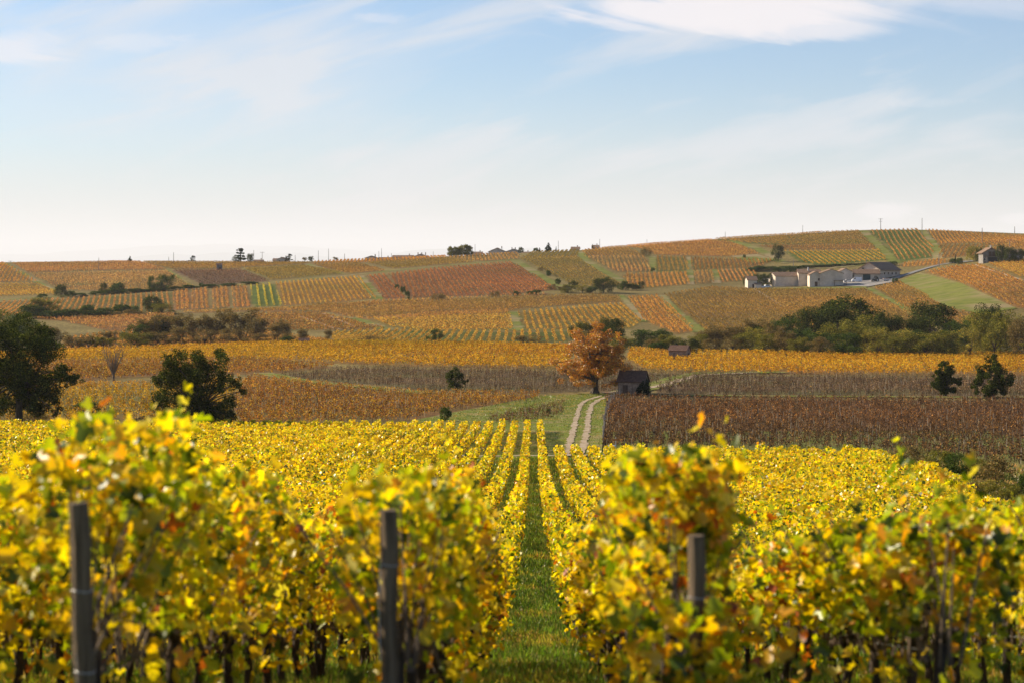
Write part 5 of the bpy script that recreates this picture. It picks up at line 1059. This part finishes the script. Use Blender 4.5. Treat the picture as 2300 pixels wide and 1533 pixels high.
# ------------------------------------------------------------------ poles
def pole(px, top, bot, lab, bar=0, d=1345, r=.17):
    p = G(px, bot) if bot else AT(px, d); h = -(top - HY) / F * p.y - p.z; t = thing('utility_pole', p, lab, 'pole', 'poles on the hill')
    MB().tube([(0, 0, -.5), (0, 0, h * .5), (0, 0, h)], [r * 1.15, r, r * .8], 7).obj('shaft', POLE, t)
    for k in range(bar):
        z = h - .35 - k * 1.6; w = 1.5 if k == 0 else 1.1; MB().box(-w, w, -.09, .09, z - .1, z + .1).obj('crossarm', POLE, t)
        ins = MB()
        for x in (-w + .1, 0, w - .1): ins.tube([(x, 0, z + .1), (x, 0, z + .42)], [.08, .06], 6)
        ins.obj('insulator', METAL, t)
    return t
PO = [(23,586,None,'short pole with a crossbar at the far left skyline',1),(222,579,608,'pole rising from the reddish vines at the left',0),(379,577,None,'faint thin pole on the left skyline',0),(390,567,594,'taller pole on the left skyline between two small trees',0),
 (570,562,None,'plain pole right of the cedar on the skyline',0),(589,566,None,'pole with a crossbar right of the cedar',1),(663,573,None,'short pole behind the left skyline roofs',0),(715,563,None,'pole on the skyline, left one of a pair',0),(738,559,None,'pole on the skyline, right and taller one of a pair',0),(774,570,None,'thin pole left of the village',0),
 (851,564,None,'thin pole above the village roofs, left one of a pair',0),(857,558,None,'thin pole above the village roofs, right and taller one of a pair',0),(879,569,None,'short pole behind the long dark village roof',0),(973,565,None,'short thick pole right of the village',0),(1067,549,None,'pole right of the round olive trees',0),(1254,541,None,'pole right of the dark pointed tree on the skyline',0),
 (1347,537,None,'pole on the skyline right of centre',0),(1453,538,None,'short pole on the skyline above the orange slope',0),(1629,521,None,'pole at the left end of the right hilltop',0),(1803,506,None,'pole on the right hilltop above the dark lone tree',0),(1978,491,None,'tall pole with two crossbars on top of the right hill',2),(2071,490,532,'tallest plain pole at the edge of the red striped rows',0),
 (2206,512,546,'pole standing in the orange vines of the far right hill',0),(2279,509,None,'thin pole at the far right skyline',0),(2268,538,556,'pole with a crossbar behind the right house',1),(2109,570,600,'dark pole beside the lane between farm and house',0),(1782,583,606,'pale pole behind the long farm building',0),(1946,577,598,'pale pole behind the big barn',0)]
for px, top, bot, lab, bar in PO: pole(px, top, bot, lab, bar, r=.2 if px > 1900 else .15, d=1352)
# ------------------------------------------------------------------ vehicles in the farm yard
def wheels(t, xs, r, w, ys):
    for x in xs:
        for y in ys:
            o = MB().tube([(0, -w/2, 0), (0, w/2, 0)], r, 14).obj('wheel', TYRE, t); o.location = (x, y, r); MB().tube([(0, -w/2-.02, 0), (0, w/2+.02, 0)], r * .5, 10).obj('rim', METAL, o)
def van(px, y, lab, rz=0):
    t = thing('van', G(px, y) + Vector((0, 0, .12)), lab, 'van', rz=rz)
    MB().prism([(-2.5,.35),(2.5,.35),(2.5,2.35),(2.3,2.5),(-1.2,2.5),(-1.7,1.75),(-2.4,1.25),(-2.55,.8)], -.95, .95).obj('body', METAL, t)
    MB().prism([(-1.62,1.6),(-.6,1.6),(-.6,2.2),(-1.28,2.2)], -.97, .97).obj('side_window', GLASS, t); MB().prism([(-1.77,1.75),(-1.30,2.42),(-1.24,2.38),(-1.70,1.72)], -.8, .8).obj('windscreen', GLASS, t)
    for s in (-1, 1): MB().box(-2.57, -2.45, s * .6 - .15, s * .6 + .15, .85, 1.05).obj('headlight', CONC, t)
    wheels(t, (-1.6, 1.6), .36, .25, (-.88, .88)); return t
van(1924, 634.5, 'white panel van parked before the farm hall'); 
def car(px, y, lab, mat, rz=0):
    t = thing('car', G(px, y) + Vector((0, 0, .12)), lab, 'car', rz=rz)
    MB().prism([(-2.1,.3),(2.1,.3),(2.1,.85),(1.5,.95),(.9,1.42),(-.8,1.42),(-1.4,.95),(-2.1,.8)], -.85, .85).obj('body', mat, t); MB().prism([(-1.2,.95),(1.3,.95),(.85,1.34),(-.76,1.34)], -.87, .87).obj('side_window', GLASS, t)
    wheels(t, (-1.3, 1.3), .32, .2, (-.8, .8)); return t
car(1904, 635, 'small white car behind the white van', METAL); car(1722, 647, 'pale car parked under the trees by the little farm shed', METAL, .4); car(1710, 648, 'white car left of the other parked car by the little farm shed', METAL, .5)
def tractor(px, y, lab, mat, rz=0):
    t = thing('tractor', G(px, y) + Vector((0, 0, .12)), lab, 'tractor', rz=rz)
    MB().box(-2.0, -.2, -.4, .4, .75, 1.5).box(-.3, 1.1, -.5, .5, .7, 1.3).obj('body', mat, t); MB().box(-.2, 1.15, -.62, .62, 2.45, 2.6).box(-.2,-.1,-.6,-.5,1.3,2.45).box(-.2,-.1,.5,.6,1.3,2.45).box(1.0,1.1,-.6,-.5,1.3,2.45).box(1.0,1.1,.5,.6,1.3,2.45).obj('cab', mat, t)
    MB().box(-.1, 1.0, -.52, .52, 1.3, 2.44).obj('cab_window', GLASS, t); MB().tube([(-1.2,0,1.5),(-1.2,0,2.3)], .06, 6).obj('exhaust_pipe', DARKM, t)
    for x, r in ((-1.5, .5), (.6, .85)):
        for s in (-1, 1): o = MB().tube([(0, -.2, 0), (0, .2, 0)], r, 14).obj('wheel', TYRE, t); o.location = (x, s * .85, r); MB().tube([(0, -.22, 0), (0, .22, 0)], r * .5, 10).obj('rim', CONC, o)
    return t
tractor(1967, 634, 'dark tractor parked before the big barn', DARKM, .2); tractor(1880, 642, 'reddish tractor under the farm carport', REDM)
t = thing('trailer', G(1991, 633) + Vector((0, 0, .12)), 'pale flatbed trailer with a pinkish load right of the dark tractor', 'trailer'); MB().box(-2.2, 2.2, -.9, .9, .7, .85).box(-2.2, 2.2, -.9, -.85, .85, 1.3).box(-2.2, 2.2, .85, .9, .85, 1.3).obj('bed', CONC, t); MB().prism([(-1.9,.85),(1.9,.85),(1.2,1.5),(-1.5,1.6)], -.8, .8).obj('load', noisemat('pink_load', (.55,.35,.28), (.62,.42,.34), 2), t); wheels(t, (-.6, .6), .4, .2, (-.8, .8))
# ------------------------------------------------------------------ small things by the track
p = G(1383, 1012); t = thing('signpost', p, 'pale post with a small rusty cross plate at the corner of the maroon vines', 'signpost')
hh = -(981 - HY) / F * p.y - p.z; MB().box(-.05, .05, -.04, .04, -.2, hh).obj('post', CONC, t); MB().box(-.5, .42, -.07, -.04, hh - .34, hh - .12).obj('plate', noisemat('rust', (.40,.14,.04), (.55,.22,.06), 3, .7), t)
for px, y, w, lab in ((1216, 1006, .65, 'white marker stone at the foot of the last row by the track'), (1374, 1012, .8, 'white marker stone beside the signpost')):
    p = G(px, y); o = MB().prism([(-w/2, -.1), (w/2, -.1), (w/2 * .94, .62), (-w/2 * .9, .66)], -.12, .12).obj('marker_stone', METAL); o.location = p + Vector((0, 0, .62 if px < 1300 else .5)); tag(o, lab, 'stone')
    o.location = p
pts = [G(x, y) for x, y in [(1392,893),(1380,900),(1371,912),(1364,928),(1360,945),(1357,962),(1356,980),(1354,1000)]]
fs = None; q = densify([(a.x, a.y) for a in pts], 4.0, False)
for x, y in q:
    if fs is None: fs = o = MB().tube([(0, 0, -.2), (0, .01, 1.0), (.01, 0, 1.75)], [.055, .05, .045], 6).obj('fence_post', POLE)
    else: o = fs.copy(); C.objects.link(o)
    o.location = (x, y, float(H(x, y))); o.rotation_euler = (random.gauss(0, .04), random.gauss(0, .04), 0); o.scale = (1, 1, random.uniform(.85, 1.1)); tag(o, 'grey wooden post in the line between the track and the maroon vines', 'post', 'fence posts beside the track')
# ------------------------------------------------------------------ far ranges
def range_(name, d, prof, lab, mat, depth):
    xs = np.array([p[0] for p in prof]); ys = np.array([p[1] for p in prof]); g = np.arange(xs.min(), xs.max(), 12.0)
    top = pchip(xs, ys, g) ; zt = (HY - top) / F * d; zt += (vnoise(g, g * 0 + 3, 60, 3) - .5) * d * .0012
    rows = []
    for f, e in ((0, 0), (.5, .62), (1, 1), (1.6, .7), (2.2, 0)):
        rows.append([((a - CX) / F * d * (1 + 0), d + depth * f, -600 + (b + 600) * e + (vnoise(a, f * 50, 40, 5) - .5) * 30 * (0 < e < 1)) for a, b in zip(g, zt)])
    n = len(g); V_ = [p for r in rows for p in r]; f = [(i*n+k, i*n+k+1, (i+1)*n+k+1, (i+1)*n+k) for i in range(4) for k in range(n-1)]
    me = bpy.data.meshes.new(name); me.from_pydata(V_, [], f); me.update(); me.polygons.foreach_set('use_smooth', [True]*len(f)); me.materials.append(mat); tag(link(name, me), lab, 'hills', kind='structure')
FARM_ = noisemat('far_woods_hazed', (.12,.14,.11), (.18,.19,.15), .0004, .95, 6)  # woods tone lightened and greyed, haze put into the colour
range_('hills', 54000, [(-700,600),(0,590),(150,588),(350,570),(600,567),(830,583),(900,563),(1000,558),(1060,566),(1130,561),(1210,556),(1300,572),(1500,585),(2400,600),(3000,600)], 'faint far blue ridge behind the village', FARM_, 3000)
range_('hills', 70000, [(-700,575),(0,570),(200,560),(420,548),(650,553),(850,566),(1000,572),(1300,585),(1700,600),(3000,600)], 'palest farthest ridge at the left skyline', FARM_, 3000)
# ------------------------------------------------------------------ air
def haze():
    m, t = newmat('haze'); v = N(t, 'ShaderNodeVolumePrincipled', ins={'Color': (.95, .95, .97, 1), 'Density': 3.5e-5, 'Anisotropy': .05}); o = N(t, 'ShaderNodeOutputMaterial'); L(t, v.outputs[0], o.inputs['Volume'])
    o = MB().box(-40000, 40000, -450, 76000, -640, 950).obj('haze', m); tag(o, 'thin pale autumn haze over the valley', 'haze', kind='stuff'); return o
haze()
